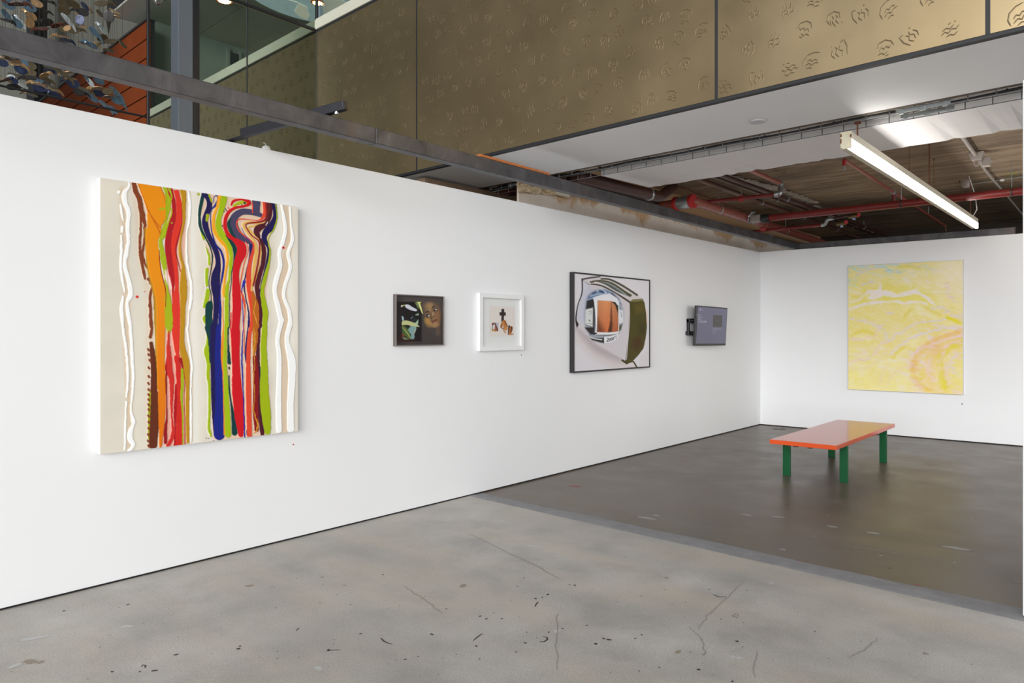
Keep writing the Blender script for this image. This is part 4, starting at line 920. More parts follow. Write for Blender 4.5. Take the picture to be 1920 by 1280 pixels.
A.band([(500,470,500),(800,488,520),(950,520,560),(1080,545,590),(1280,548,590)]+br([(140,552,590),(400,560,590),(640,565,590)]), OCH, soft=4, rel=.6)
A.stroke(b([(522,660,24),(520,800,40),(515,1000,34),(510,1030,20)]), (156, 160, 20), rel=1., wob=3)
A.stroke(b([(525,270,30),(540,380,46),(545,500,46),(545,600,54),(552,700,60),(552,850,70),(545,1000,72),(540,1080,70)]), lambda x, y: s2l(BR2)+0*x[..., None], **K)
for q in b([(503,320),(505,360),(514,405),(507,465),(507,535),(504,590),(506,640),(505,680),(506,720),(505,760),(507,800),(505,850),(507,900),(506,950),(503,1000),(502,1050),(505,1090)]): A.stroke([(q[0]-4,q[1]-3,18),(q[0]+3,q[1]+6,18)], BR, soft=5, rel=1.)
org = lambda x, y: s2l((230, 140, 4))*(1-np.clip((y-900)/1300, 0, 1))[..., None]+s2l((222, 112, 4))*np.clip((y-900)/1300, 0, 1)[..., None]
A.band([(128,412,590),(170,425,604),(260,458,642),(350,488,650),(420,492,652),(480,492,612),(560,484,602),(600,482,582),(680,486,588),(760,496,596),(900,522,616),(1000,548,642),(1080,566,642),(1280,572,640)]+br([(200,570,636),(400,572,636),(600,577,641),(800,582,641),(920,584,630),(1105,590,608)]), org, soft=3.5, rel=1.2, wob=3)
for L in ([(418,140,5),(500,350,5),(600,545,7)], [(490,350,4),(560,450,5),(605,500,6)], [(515,400,3),(575,480,4),(590,560,3)], [(600,170,4),(640,300,4),(640,420,5),(610,480,4)], [(640,370,5),(645,430,4)]): A.stroke(L, (190, 84, 10), soft=3)
LIM = (164, 178, 20)
A.band([(165,604,700),(210,630,690),(300,640,690),(420,640,660),(500,612,650),(580,590,640)], LIM, soft=4, rel=.8, wob=5)
RED, DRED, BRED = (204, 18, 30), (172, 20, 30), (220, 52, 36)
A.band([(178,650,694),(230,664,706),(300,690,724),(380,684,726),(450,668,722),(520,648,700),(600,636,690),(660,634,688),(760,646,700),(860,664,712),(940,682,716),(1020,692,706),(1280,690,702)], DRED, soft=3.5, rel=1., wob=3)
A.band([(198,700,748),(250,716,758),(320,726,772),(440,720,776),(520,700,765),(600,686,745),(660,684,730),(720,690,727),(800,702,738),(900,712,744),(980,714,746),(1040,698,750),(1150,694,757),(1280,697,757)]+br([(150,690,757),(280,700,754),(360,722,752),(430,740,772)]), BRED, soft=3.5, rel=1., wob=3)
A.stroke([(668,190,18),(690,260,10),(655,330,6),(690,370,10),(660,460,12),(628,560,26),(600,600,30),(612,680,40),(625,780,44),(640,870,26),(652,1000,30),(660,1090,54),(665,1200,60),(666,1280,60)]+b([(668,150,44),(665,190,20)]), LIM, rel=1.1, wob=4)
for L in ([(600,350,20),(640,345,14),(690,350,10)], [(690,460,12),(690,461,12)]): A.stroke(L, LIM, wob=4)
A.stroke([(770,300,4),(770,460,6),(730,620,10),(725,700,10),(750,800,8),(765,860,6)], (150, 16, 26), soft=3); A.stroke([(590,680,6),(600,820,8),(640,990,8),(640,1130,6)], (160, 20, 20), soft=3)
A.stroke([(640,840,10),(655,900,34),(680,980,16)], (244, 216, 204), soft=14)
OC2 = (188, 138, 20)
A.band([(190,752,800),(250,766,806),(350,772,802),(450,776,798),(540,760,780),(620,748,766),(720,748,772),(800,768,794),(880,758,804),(980,752,814),(1060,756,810),(1140,758,800),(1280,758,796)]+br([(200,756,790),(300,754,798),(380,760,822),(440,774,835),(600,800,832),(800,800,830),(1070,806,830)]), OC2, soft=3.5, rel=1., wob=3)
PK = (230, 168, 150)
A.band(br([(190,650,690),(400,650,720),(700,650,740),(1000,645,730),(1085,640,730)]), PK, soft=8)
A.stroke(b([(665,175,10),(665,300,30),(670,400,50),(665,480,60),(690,560,40),(690,700,30),(690,850,14),(700,1000,30),(660,1090,30)]), (204, 44, 36), rel=.8, wob=6)
A.stroke(b([(725,380,30),(745,480,50),(750,600,50),(745,750,50),(750,900,54),(745,1070,58)]), (206, 38, 30), rel=1., wob=6)
A.stroke(b([(645,430,6),(645,600,16),(648,700,10),(650,850,14),(640,960,28),(640,1060,30)]), (148, 14, 22), rel=1., wob=3); A.stroke(b([(722,600,12),(722,700,22),(715,830,24),(716,950,10),(714,1085,14)]), (170, 16, 26), rel=1., wob=5)
A.stroke(b([(760,400,30),(785,500,8),(795,600,8),(788,700,6),(795,900,8),(795,1080,8)]), (160, 24, 24), rel=.8)
A.stroke(b([(772,480,20),(776,600,26),(768,700,20),(778,850,14),(778,1080,10)]), LIM, rel=.9, wob=3)
A.stroke([(822,195,8),(836,300,20),(832,440,18),(812,540,8),(810,700,14),(822,820,14),(845,930,18),(850,1020,20),(840,1120,22),(828,1170,8),(820,1280,12)]+b([(815,160,16),(832,280,14),(846,400,14),(855,460,16),(845,600,10),(845,800,16),(845,1055,10)]), WHT, **K)
TEAL, NAVY, BLUE = (6, 58, 58), (27, 20, 78), (24, 34, 128)
A.stroke([(905,230,22),(906,232,22)], LIM, soft=4)
for L in ([(932,520,22),(938,560,24),(945,590,16)], [(960,650,6),(985,720,18),(990,790,18)], [(972,830,26),(968,900,24),(970,960,22)], [(978,1000,34),(970,1070,36),(948,1130,22)], b([(955,55,20),(948,80,24),(970,130,20),(982,260,34),(972,330,50),(985,430,34),(980,520,26),(990,620,24),(992,800,20),(985,930,22),(1005,1010,18)])): A.stroke(L, (160, 184, 18), rel=1., wob=4)
A.stroke([(942,235,30),(928,290,30),(912,400,24),(922,500,24),(960,580,14),(1000,660,12),(1015,740,12),(1000,850,10),(985,940,8),(1000,1010,10),(1005,1080,12),(990,1120,58),(985,1200,58),(990,1280,60)]+b([(985,150,60),(1000,250,40),(1000,420,20)]), TEAL, rel=1., wob=3)
A.stroke([(945,228,36),(985,270,44),(990,330,44),(965,400,46),(955,460,50),(975,540,44),(1012,620,40),(1048,700,44),(1060,790,44),(1042,880,72),(1038,960,74),(1045,1040,56),(1045,1120,46),(1035,1280,44)]+b([(1025,150,60),(1026,350,58),(1030,500,60),(1035,700,62),(1045,900,60),(1050,1000,50)]), NAVY, rel=1.2, wob=2)
A.stroke([(1030,250,7),(1050,240,9),(1055,275,9),(1040,318,20),(1005,360,8),(1000,450,9),(1012,540,10),(1040,630,14),(1085,690,18),(1105,780,18),(1095,880,18),(1078,970,10),(1075,1060,14),(1076,1150,24),(1072,1280,26)]+b([(1064,150,40),(1060,350,52),(1068,550,62),(1074,750,72),(1070,900,86),(1070,1000,88)]), BLUE, rel=1.1, wob=2)
A.stroke([(1028,250,6),(1027,300,6)], BLUE)
ORG = (240, 164, 34)
A.stroke([(1072,245,30),(1058,320,26),(1026,410,26),(1030,520,30),(1080,600,32),(1125,660,22),(1136,760,22),(1116,880,16),(1106,1000,24),(1108,1050,18)], ORG, rel=1., wob=2); A.stroke([(1100,1080,8),(1098,1200,8),(1105,1280,10)]+b([(1100,200,16),(1094,350,26),(1100,500,14),(1104,700,8),(1110,1000,12)]), (230, 144, 30), rel=.9, wob=2)
A.stroke([(988,235,16),(1008,290,14)], LIM); A.stroke([(975,400,26),(970,440,20)], LIM, wob=5)
A.stroke([(1108,262,54),(1088,350,44),(1062,450,46),(1082,540,54),(1138,615,46),(1164,700,32),(1160,800,28),(1150,900,20),(1130,1000,30),(1128,1280,34)]+b([(1122,200,24),(1115,400,30),(1120,500,30),(1128,700,40),(1136,850,46),(1140,1000,50)]), (160, 186, 16), rel=1.1, wob=4)
A.stroke([(1125,560,12),(1162,605,32),(1196,670,34),(1192,760,24),(1172,850,10),(1166,940,8),(1152,1050,8),(1150,1280,8)]+b([(1142,150,12),(1140,250,12),(1146,380,26),(1150,425,30)]), TEAL, rel=1.1, wob=4)
A.stroke(b([(1150,465,16),(1152,475,14)]), TEAL); A.stroke(b([(1146,530,12),(1150,640,14),(1165,750,16),(1184,880,36),(1192,985,48)]), TEAL, rel=1.1, wob=2)
for q in ((1120,345),(1128,358),(1108,365),(1110,440),(1105,500),(1120,530),(1095,480)): A.stroke([(q[0],q[1],9),(q[0]+2,q[1]+6,9)], TEAL, soft=3)
A.stroke([(1185,325,20),(1230,300,26),(1282,295,26)], (170, 184, 20), wob=3, rel=.9)
for q in ((1272,300,18),(1252,318,12),(1145,340,12)): A.stroke([(q[0],q[1],q[2]),(q[0]+2,q[1]+2,q[2])], TEAL if q[0] > 1200 else (200,40,60), soft=3)
A.stroke([(1165,315,16),(1185,285,22),(1240,272,16),(1285,278,30),(1310,305,30),(1262,328,20),(1190,342,24),(1135,388,30),(1115,470,30),(1138,550,34),(1190,590,40),(1242,640,72),(1248,700,78),(1216,780,62),(1202,880,52),(1205,1000,66),(1210,1130,70),(1200,1280,64)]+b([(1200,200,76),(1200,350,66),(1206,500,66),(1218,700,82),(1232,850,80),(1242,1000,42)]), RED, rel=1.2, wob=2)
A.stroke([(1165,1180,10),(1160,1280,10)]+b([(1165,200,10),(1180,400,8),(1176,600,14),(1180,700,8)]), RED, rel=.8, wob=6)
IND = (72, 66, 96)
A.stroke([(1400,398,34),(1330,375,46),(1250,372,52),(1195,410,62),(1182,470,74),(1212,540,66),(1270,590,46),(1320,622,34),(1332,680,28),(1310,760,16)], IND, rel=1.1, wob=2); A.stroke([(1366,270,70),(1364,330,66),(1372,370,44)], IND, rel=1., wob=3)
A.stroke([(1160,420,10),(1145,470,26),(1170,540,24),(1200,580,10)], TEAL); 
A.stroke([(1318,640,26),(1322,700,26),(1305,770,12),(1285,860,12),(1268,960,12),(1285,1080,10),(1305,1180,14),(1305,1280,22)]+b([(1312,110,26),(1296,170,10),(1284,350,24),(1292,450,12),(1306,600,8),(1298,750,10),(1298,1000,22)]), (30, 26, 92), rel=1., wob=4)
A.stroke([(1270,930,26),(1250,990,10),(1255,1090,8),(1262,1280,8)]+b([(1258,200,8),(1250,400,14),(1262,650,10),(1272,1020,12)]), (30, 40, 160), rel=.9, wob=4)
ORD = (222, 72, 44)
A.stroke([(1430,292,32),(1436,360,30),(1418,415,26),(1370,440,8),(1230,430,10),(1212,490,9),(1250,545,10),(1330,610,12),(1345,660,20),(1320,760,28),(1306,860,38),(1306,960,42),(1322,1060,44),(1334,1160,38),(1330,1280,34)]+b([(1312,200,30),(1302,400,34),(1304,700,44),(1312,1010,40)]), ORD, rel=1.1, wob=2)
A.stroke([(1280,610,6),(1302,680,8),(1270,780,8),(1240,930,10),(1240,1000,8),(1262,1060,20),(1275,1150,10),(1265,1280,8)]+b([(1270,200,8),(1268,350,8)]), ORD, rel=.8, wob=3)
A.stroke([(1335,380,8),(1335,300,8)], ORD); A.stroke([(1250,500,5),(1280,560,5),(1310,600,5)], (40,40,150), soft=3)
YT = (222, 176, 92)
A.stroke([(1450,430,20),(1420,470,22),(1340,458,24),(1272,462,20),(1268,495,20),(1305,550,16),(1355,615,20),(1366,690,32),(1352,790,26),(1338,900,22),(1328,1000,16)], YT, rel=1., wob=2); A.stroke([(1440,480,10),(1310,490,14),(1318,525,16),(1385,590,16),(1402,660,18),(1388,780,16),(1355,930,14)], YT, rel=1., wob=2)
A.stroke([(1444,290,20),(1452,390,20),(1420,445,18),(1300,464,12),(1284,490,10),(1330,560,10),(1384,605,12),(1392,680,14),(1372,820,16),(1342,960,16)], (146, 26, 34), rel=1., wob=2)
MAR = (78, 24, 38)
A.stroke([(1474,295,42),(1472,400,40),(1442,470,34),(1382,505,58),(1372,545,44),(1400,590,26),(1426,680,36),(1418,790,36),(1392,880,38),(1372,970,38),(1384,1060,36),(1400,1160,34),(1394,1280,34)]+b([(1386,150,30),(1378,350,30),(1388,500,26),(1380,600,30),(1390,800,30),(1408,930,40),(1414,1000,34)]), MAR, rel=1., wob=4)
A.stroke([(1340,1010,16),(1352,1080,40),(1362,1160,52),(1364,1280,48)]+b([(1356,150,44),(1356,260,40),(1345,380,14)]), (184, 98, 26), rel=1., wob=7)
A.stroke(b([(1352,380,34),(1362,520,46),(1362,650,44),(1358,800,44),(1368,960,36)]), (136, 20, 24), rel=1., wob=5)
A.stroke(b([(1345,150,8),(1355,250,14),(1345,330,10),(1352,420,6),(1345,560,6),(1352,680,5),(1345,800,8),(1375,930,12),(1350,990,6)]), (204, 140, 40), rel=.8, wob=10); A.stroke([(1360,1080,5),(1350,1180,5),(1375,1270,5)], (220, 160, 60), wob=8)
A.stroke([(1505,298,40),(1518,400,38),(1490,485,62),(1440,535,52),(1430,590,40),(1462,660,24),(1456,740,20),(1430,850,12),(1402,950,8),(1390,1060,8)], NAVY, rel=1.2, wob=2); A.stroke(b([(1398,460,10),(1398,620,8),(1410,780,10),(1425,950,12)]), NAVY, soft=5, wob=5)
for q in ((1468,300),(1462,360),(1455,410),(1470,340)): A.stroke([(q[0],q[1],12),(q[0]-3,q[1]+34,8)], (96, 44, 34), soft=5, wob=3)
A.stroke([(1456,455,6),(1442,480,4)], (240,236,230)); A.stroke([(1398,540,4),(1404,580,7)], (240,230,225))
A.stroke([(1516,300,6),(1532,400,9),(1512,500,12),(1460,590,9),(1476,680,14),(1466,780,20),(1436,900,30),(1414,1000,32),(1424,1090,40),(1440,1190,46),(1430,1280,36)]+b([(1432,20+130,46),(1424,300,50),(1430,450,56),(1430,650,72),(1446,850,76),(1456,975,52)]), (158, 178, 14), rel=1.2, wob=3)
A.stroke([(1568,312,12),(1590,420,24),(1600,520,26),(1580,620,26),(1552,700,26),(1562,800,30),(1532,900,36),(1515,1000,32),(1540,1120,36),(1568,1240,36)]+b([(1570,90,34),(1538,240,30),(1552,380,34),(1550,550,36),(1545,750,42),(1550,965,42)]), WHT, rel=1.3, wob=2)
A.stroke([(1638,335,14),(1645,470,14),(1656,600,26),(1622,700,26),(1640,820,26),(1600,950,26),(1588,1050,26),(1628,1160,28),(1640,1260,32)]+b([(1636,120,36),(1612,250,36),(1648,400,62),(1652,550,56),(1640,750,52),(1642,955,54)]), WHT, rel=1.3, wob=2)
for q in ((415,1050,22),(1583,657,20),(475,1008,8)): A.stroke([(q[0]-2,q[1],q[2]),(q[0]+2,q[1]+1,q[2])], (206, 34, 36), soft=5)
for q in b([(968,1030,8),(985,1030,7),(1025,1050,9)]): A.stroke([q, (q[0]+2, q[1], q[2])], NAVY, soft=3)
A.build('painted_face', art_mat('poured_paint', .45), p1, (1, 0, 0), .0028)

# ------------------------------------------------------------------ 2  dark photograph in pewter frame
y0, y1, z0, z1, D = 3.869, 4.403, 1.342, 1.756, .035
f1 = wall_art('framed_photograph', 'square dark framed photograph of glossy leaves and a face in shadow', y0, y1, z0, z1, D)
fw = .009
MB().box(XL+.001, XL+D, y0, y0+fw, z0, z1).box(XL+.001, XL+D, y1-fw, y1, z0, z1).box(XL+.001, XL+D, y0+fw, y1-fw, z0, z0+fw).box(XL+.001, XL+D, y0+fw, y1-fw, z1-fw, z1).build('frame', M['pewter'], f1, bevel=.001, segs=1)
MB().box(XL+.001, XL+.012, y0+fw, y1-fw, z0+fw, z1-fw).build('backing_board', M['dark_gap'], f1)
A = Art((XL+.014, y0+fw, z1-fw), (0, y1-y0-2*fw, 0), (0, 0, -(z1-z0-2*fw)), 220, 170, (735, 545, .08593), (72, 64, 62))
A.c *= (1.12-.28*A.v)[..., None]
A.blob(700, 260, 500, 240, (86, 76, 72), .5, soft=.9)
A.poly([(100,235),(645,240),(645,1105),(100,1100)], (24, 14, 16), soft=10)
A.blob(160, 700, 80, 500, (36, 27, 27), .8, soft=.9); A.blob(250, 1060, 220, 60, (52, 16, 14), .7, soft=.9); A.blob(580, 800, 60, 300, (20, 10, 18), .7, soft=.9)
A.poly([(280,305),(350,300),(430,345),(500,385),(540,410),(530,445),(440,430),(360,400),(300,360)], (214, 216, 226), soft=9, smooth=True)
A.poly([(200,320),(240,308),(285,310),(285,328),(235,332),(222,355),(200,350)], (190, 190, 110), soft=9); A.blob(212, 335, 14, 18, (230, 235, 225), 1., soft=.5)
A.poly([(495,255),(545,240),(600,245),(590,310),(570,405),(540,330)], (110, 130, 80), soft=9); A.poly([(545,240),(645,245),(615,275),(640,350),(678,500),(655,495),(600,370),(580,290)], (214, 214, 122), soft=9)
A.stroke([(575,260,14),(610,340,16),(650,440,10)], (238, 240, 190), soft=9)
A.poly([(505,520),(580,485),(585,535),(520,535)], (150, 176, 150), soft=8); A.stroke([(410,610,10),(435,580,18),(455,565,8)], (110, 140, 150), soft=8)
A.poly([(210,560),(235,555),(255,600),(250,660),(225,640)], (172, 196, 208), soft=8, smooth=True)
A.blob(480, 640, 40, 50, (30, 44, 50), .9, soft=.6); A.blob(320, 790, 50, 40, (30, 44, 40), .9, soft=.6)
A.poly([(345,850),(400,780),(480,750),(530,770),(525,860),(480,940),(495,1000),(470,1055),(400,1050),(420,960)], (128, 164, 164), soft=9, wob=6)
A.stroke([(525,830,14),(490,910,16),(470,960,12)], (190, 180, 150), soft=10)
A.poly([(575,620),(570,700),(560,740),(605,785),(500,775),(480,700),(520,690)], (168, 196, 170), soft=8)
A.poly([(218,670),(290,648),(380,662),(470,695),(530,735),(600,782),(500,778),(420,768),(330,740),(218,745)], (196, 200, 140), soft=8, smooth=True)
A.poly([(215,760),(260,770),(320,820),(370,880),(415,1020),(420,1055),(370,1040),(290,990),(230,940),(220,850)], (92, 112, 50), soft=8, smooth=True)
A.stroke([(225,800,8),(290,870,12),(360,960,10),(410,1040,6)], (190, 200, 150), soft=7); A.stroke([(230,830,30),(260,920,40),(330,1000,30)], (58, 78, 34), soft=26, op=.8)
A.blob(240, 975, 22, 26, (150, 60, 40), .9, soft=.6); A.poly([(225,1010),(290,1020),(380,1060),(260,1065)], (120, 132, 96), soft=12)
# face
SK = (140, 112, 82)
A.poly([(745,290),(820,262),(900,280),(980,330),(1020,420),(1035,540),(1030,660),(1000,750),(940,800),(880,795),(810,760),(760,690),(730,590),(720,480),(722,370)], SK, soft=50, smooth=True)
A.blob(820, 330, 90, 60, (178, 142, 98), .7, soft=.9); A.blob(1000, 560, 50, 170, (140, 96, 56), .8, soft=.9); A.blob(790, 690, 50, 80, (184, 138, 66), .8, rot=-25, soft=.9); A.blob(760, 640, 40, 60, (190, 148, 74), .6, soft=.9)
A.blob(950, 740, 60, 40, (176, 140, 92), .8, soft=.9); A.blob(880, 430, 50, 50, (166, 130, 92), .6, soft=.9); A.blob(740, 400, 40, 100, (110, 86, 62), .6, soft=.9); A.blob(950, 320, 70, 40, (90, 74, 62), .6, rot=30, soft=.9)
A.blob(790, 545, 62, 42, (74, 56, 44), .85, rot=-15, soft=.7); A.blob(935, 420, 60, 46, (72, 56, 48), .85, rot=-20, soft=.7)
A.stroke([(725,480,14),(760,460,34),(800,455,22),(820,480,10)], (58, 44, 38), soft=18); A.stroke([(870,380,14),(900,350,34),(935,330,18)], (52, 42, 38), soft=18)
A.blob(798, 545, 22, 15, (206, 208, 210), 1., rot=-10, soft=.5); A.blob(768, 552, 20, 24, (50, 36, 32), 1., soft=.5); A.blob(955, 408, 19, 13, (210, 212, 214), 1., rot=-15, soft=.5); A.blob(925, 420, 18, 22, (46, 36, 34), 1., soft=.5)
A.stroke([(735,560,10),(780,515,12),(835,520,8)], (48, 34, 30), soft=10); A.stroke([(905,425,10),(940,385,12),(985,385,8)], (48, 34, 30), soft=10)
A.stroke([(850,470,20),(865,560,40),(885,600,20)], (122, 88, 56), soft=30); A.stroke([(900,470,24),(890,540,30)], (180, 146, 106), soft=26); A.blob(860, 595, 18, 12, (52, 34, 28), 1., soft=.6); A.blob(908, 555, 16, 12, (58, 38, 30), 1., soft=.6)
A.poly([(860,690),(880,650),(930,625),(985,610),(990,640),(960,680),(910,705),(875,712)], (128, 74, 62), soft=12, smooth=True); A.stroke([(870,690,8),(920,662,12),(985,630,8)], (70, 36, 32), soft=8); A.blob(925, 688, 30, 12, (176, 124, 112), .9, rot=-25, soft=.6)
A.stroke([(855,620,20),(858,680,14),(868,725,10)], (86, 58, 40), soft=14, op=.7); A.stroke([(858,690,8),(866,725,6)], (226, 190, 130), soft=7)
A.blob(1000, 900, 40, 70, (110, 88, 70), .8, soft=.95)
A.build('photo_print', art_mat('photo_paper', .35), f1)
MB().box(XL+.024, XL+.026, y0+fw, y1-fw, z0+fw, z1-fw).build('glazing', M['picture_glass'], f1)

# ------------------------------------------------------------------ 3  small collage in deep white frame
y0, y1, z0, z1, D = 4.842, 5.463, 1.282, 1.805, .04
f2 = wall_art('framed_collage', 'white framed paper collage with a black cross and small figures', y0, y1, z0, z1, D)
fw = .042
MB().box(XL+.001, XL+D, y0, y0+fw, z0, z1).box(XL+.001, XL+D, y1-fw, y1, z0, z1).box(XL+.001, XL+D, y0+fw, y1-fw, z0, z0+fw).box(XL+.001, XL+D, y0+fw, y1-fw, z1-fw, z1).build('frame', M['white_frame'], f2, bevel=.002, segs=2)
MB().box(XL+.001, XL+.010, y0+fw, y1-fw, z0+fw, z1-fw).build('mount', M['mount'], f2)
a, b2_ = onX(918.5, 573.5, XL+.012), onX(964.5, 629.5, XL+.012)
A = Art((XL+.0125, a[1], a[2]), (0, b2_[1]-a[1], 0), (0, 0, b2_[2]-a[2]), 190, 150, (890, 540, .10155), (228, 220, 213))
CR = (58, 48, 50)
A.poly([(493,382),(546,384),(546,445),(574,445),(574,510),(542,508),(540,600),(490,620),(494,508),(458,505),(460,442),(492,442)], CR, soft=7)
S1c, S2c, S3c = (182, 118, 68), (140, 84, 46), (206, 150, 84)
A.poly([(318,636),(440,640),(432,798),(314,796)], (96, 74, 70), soft=6); A.poly([(330,690),(372,668),(382,740),(365,765),(330,755)], (218, 220, 228), soft=7); A.poly([(385,642),(438,642),(432,760),(410,700)], (196, 192, 206), soft=8)
A.poly([(316,760),(360,768),(370,796),(314,796)], (206, 160, 60), soft=7); A.stroke([(335,650,26),(365,655,20)], (170, 110, 80), soft=8); A.poly([(372,700),(395,690),(415,760),(415,796),(368,796),(365,740)], (176, 110, 80), soft=8); A.stroke([(392,700,10),(412,770,8)], (84, 50, 40), soft=7)
A.poly([(515,600),(545,588),(575,605),(590,660),(608,690),(605,750),(580,785),(560,775),(530,730),(525,690),(500,730),(470,722),(485,670)], S1c, soft=8, smooth=True)
A.stroke([(560,610,20),(585,660,24),(600,700,16)], S2c, soft=16); A.stroke([(500,640,14),(485,700,16)], S2c, soft=14); A.blob(575, 745, 32, 32, S3c, .9, soft=.6); A.stroke([(535,740,20),(545,800,18),(575,822,14)], S1c, soft=8); A.stroke([(495,725,16),(518,750,14)], (70, 44, 34), soft=8); A.stroke([(520,640,18),(535,690,20)], S3c, soft=16)
A.poly([(620,690),(645,682),(655,705),(640,760),(628,862),(612,860)], (60, 48, 46), soft=8); A.poly([(655,705),(690,705),(700,740),(690,800),(672,835),(705,838),(705,858),(625,858),(635,800),(640,740)], S2c, soft=9, smooth=True); A.stroke([(655,730,16),(645,800,22),(650,840,18)], S1c, soft=14); A.stroke([(690,720,16),(688,780,14)], (78, 52, 36), soft=14); A.stroke([(640,848,16),(700,848,16)], (214, 140, 96), soft=8)
A.build('collage_sheet', art_mat('collage_paper', .8), f2)
MB().box(XL+.027, XL+.029, y0+fw, y1-fw, z0+fw, z1-fw).build('glazing', M['picture_glass'], f2)

# ------------------------------------------------------------------ 4  airbrushed toaster painting
y0, y1, z0, z1, D = 6.255, 7.826, 1.027, 2.078, .055
p3 = wall_art('toaster_painting', 'black framed painting of a bulging chrome toaster with a glossy screen', y0, y1, z0, z1, D)
fw = .016
MB().box(XL+.001, XL+D, y0, y0+fw, z0, z1).box(XL+.001, XL+D, y1-fw, y1, z0, z1).box(XL+.001, XL+D, y0+fw, y1-fw, z0, z0+fw).box(XL+.001, XL+D, y0+fw, y1-fw, z1-fw, z1).build('frame', M['black_frame'], p3, bevel=.0015, segs=1)
MB().box(XL+.001, XL+D-.010, y0+fw, y1-fw, z0+fw, z1-fw).build('stretcher', M['canvas_edge'], p3)
A = Art((XL+D-.008, y0+fw, z1-fw), (0, y1-y0-2*fw, 0), (0, 0, -(z1-z0-2*fw)), 330, 300, (1020, 480, .20833), (222, 218, 222))
A.c *= (1.0-.04*A.v)[..., None]
A.band([(620,270,300),(760,300,520),(900,430,700),(980,560,780),(1010,620,820)], (204, 190, 188), soft=90, op=.7); A.stroke([(300,650,20),(480,830,60),(700,930,40)], (170, 158, 164), soft=60, op=.8)
OLV = (72, 66, 22)
A.poly([(340,215),(410,255),(350,400),(310,520),(300,600),(285,560),(290,480),(335,330)], (206, 206, 216), soft=5); A.stroke([(342,205,12),(342,330,12),(305,440,10),(288,560,14),(298,632,16)], (58, 52, 54), soft=5); A.poly([(286,570),(318,612),(300,636),(290,620)], (44,38,40), soft=4)
A.poly([(342,200),(420,185),(500,178),(508,190),(350,216)], (132, 118, 124), soft=5); A.stroke([(345,212,7),(400,198,6),(506,186,8)], (60, 50, 54), soft=4); A.stroke([(345,215,7),(412,258,7)], (52, 46, 48), soft=4)
A.poly([(350,222),(500,192),(600,200),(720,260),(840,350),(900,390),(770,410),(640,310),(520,260),(412,255)], (208, 202, 202), soft=6)
A.stroke([(515,205,14),(590,210,16),(700,262,18),(838,350,18)], (76, 74, 60), soft=5); A.stroke([(470,222,10),(560,242,34),(660,300,38),(775,355,24)], (88, 92, 88), soft=6); A.stroke([(500,222,6),(590,248,10),(700,318,10),(740,350,8)], (150, 160, 160), soft=8); A.stroke([(420,232,16),(445,234,10)], (70, 62, 50), soft=5); A.stroke([(440,226,12),(530,222,12),(620,248,14),(730,320,14),(785,352,12)], OLV, soft=5)
A.stroke([(425,252,12),(520,268,14),(640,330,16),(770,412,18)], (66, 60, 44), soft=5)
A.poly([(412,262),(520,275),(640,335),(768,425),(768,520),(760,700),(738,940),(640,890),(480,790),(380,700),(310,610),(300,540),(330,400),(370,310)], (206, 200, 204), soft=6)
A.poly([(395,270),(330,420),(305,560),(380,640),(370,520),(380,420),(440,300)], (196, 198, 212), soft=36)
# mirrored dome
A.poly([(380,380),(430,320),(510,300),(600,320),(670,390),(712,480),(715,560),(690,660),(640,730),(540,780),(450,750),(390,690),(365,580),(365,470)], (150, 158, 172), soft=26, smooth=True)
A.poly([(395,360),(450,320),(540,300),(620,330),(680,390),(700,440),(600,360),(480,360),(400,420)], (104, 126, 158), soft=22)
for L in ([(470,330,10),(510,300,10),(560,330,12)], [(420,360,5),(520,335,7),(600,350,5)], [(580,335,8),(640,370,14),(680,410,8)], [(390,400,5),(470,365,5)]): A.stroke(L, (190, 206, 226), soft=12)
A.stroke([(500,310,16),(530,325,22)], (50, 70, 104), soft=14); A.stroke([(610,340,14),(660,390,20)], (46, 62, 92), soft=14); A.stroke([(440,335,14),(470,325,16)], (60, 84, 120), soft=14)
A.poly([(385,400),(455,380),(462,480),(455,690),(470,702),(420,706),(370,650),(365,640),(440,640),(442,465),(375,480)], (38, 34, 38), soft=12)
A.poly([(375,480),(442,462),(440,640),(372,622)], (214, 216, 214), soft=8); A.stroke([(378,476,6),(442,462,6),(441,640,6),(372,618,7)], (90, 90, 88), soft=5, smooth=False)
A.stroke([(405,500,6),(425,495,6),(420,520,6),(402,522,6)], (160, 165, 162), soft=5); A.stroke([(405,575,8),(414,584,8)], (70, 70, 72), soft=4); A.stroke([(378,606,4),(438,612,5)], (130, 130, 126), soft=4)
A.poly([(672,480),(712,490),(714,590),(690,610),(670,600)], (218, 220, 222), soft=10); A.poly([(665,640),(705,605),(695,660),(668,690)], (70, 74, 50), soft=12); A.stroke([(690,500,5),(700,545,8)], (150, 154, 158), soft=6)
A.poly([(440,375),(520,345),(600,340),(660,380),(676,420),(676,680),(660,700),(460,712),(470,690),(458,480),(450,410)], (226, 226, 230), soft=6, smooth=False)
A.poly([(484,398),(640,412),(668,450),(668,680),(478,684)], (42, 26, 22), soft=6)
def skin(x, y):
    t = np.clip((y-400)/290, 0, 1)[..., None]; q = np.clip(np.abs(x-555)/90, 0, 1)[..., None]
    return (s2l((226, 150, 100))*(1-t)+s2l((196, 104, 62))*t)*(1-.25*q)
A.poly([(484,398),(606,405),(606,500),(600,560),(585,640),(572,684),(478,684)], skin, soft=7)
A.poly([(606,405),(640,440),(660,500),(670,580),(668,684),(585,684),(598,600),(604,520)], skin, soft=7)
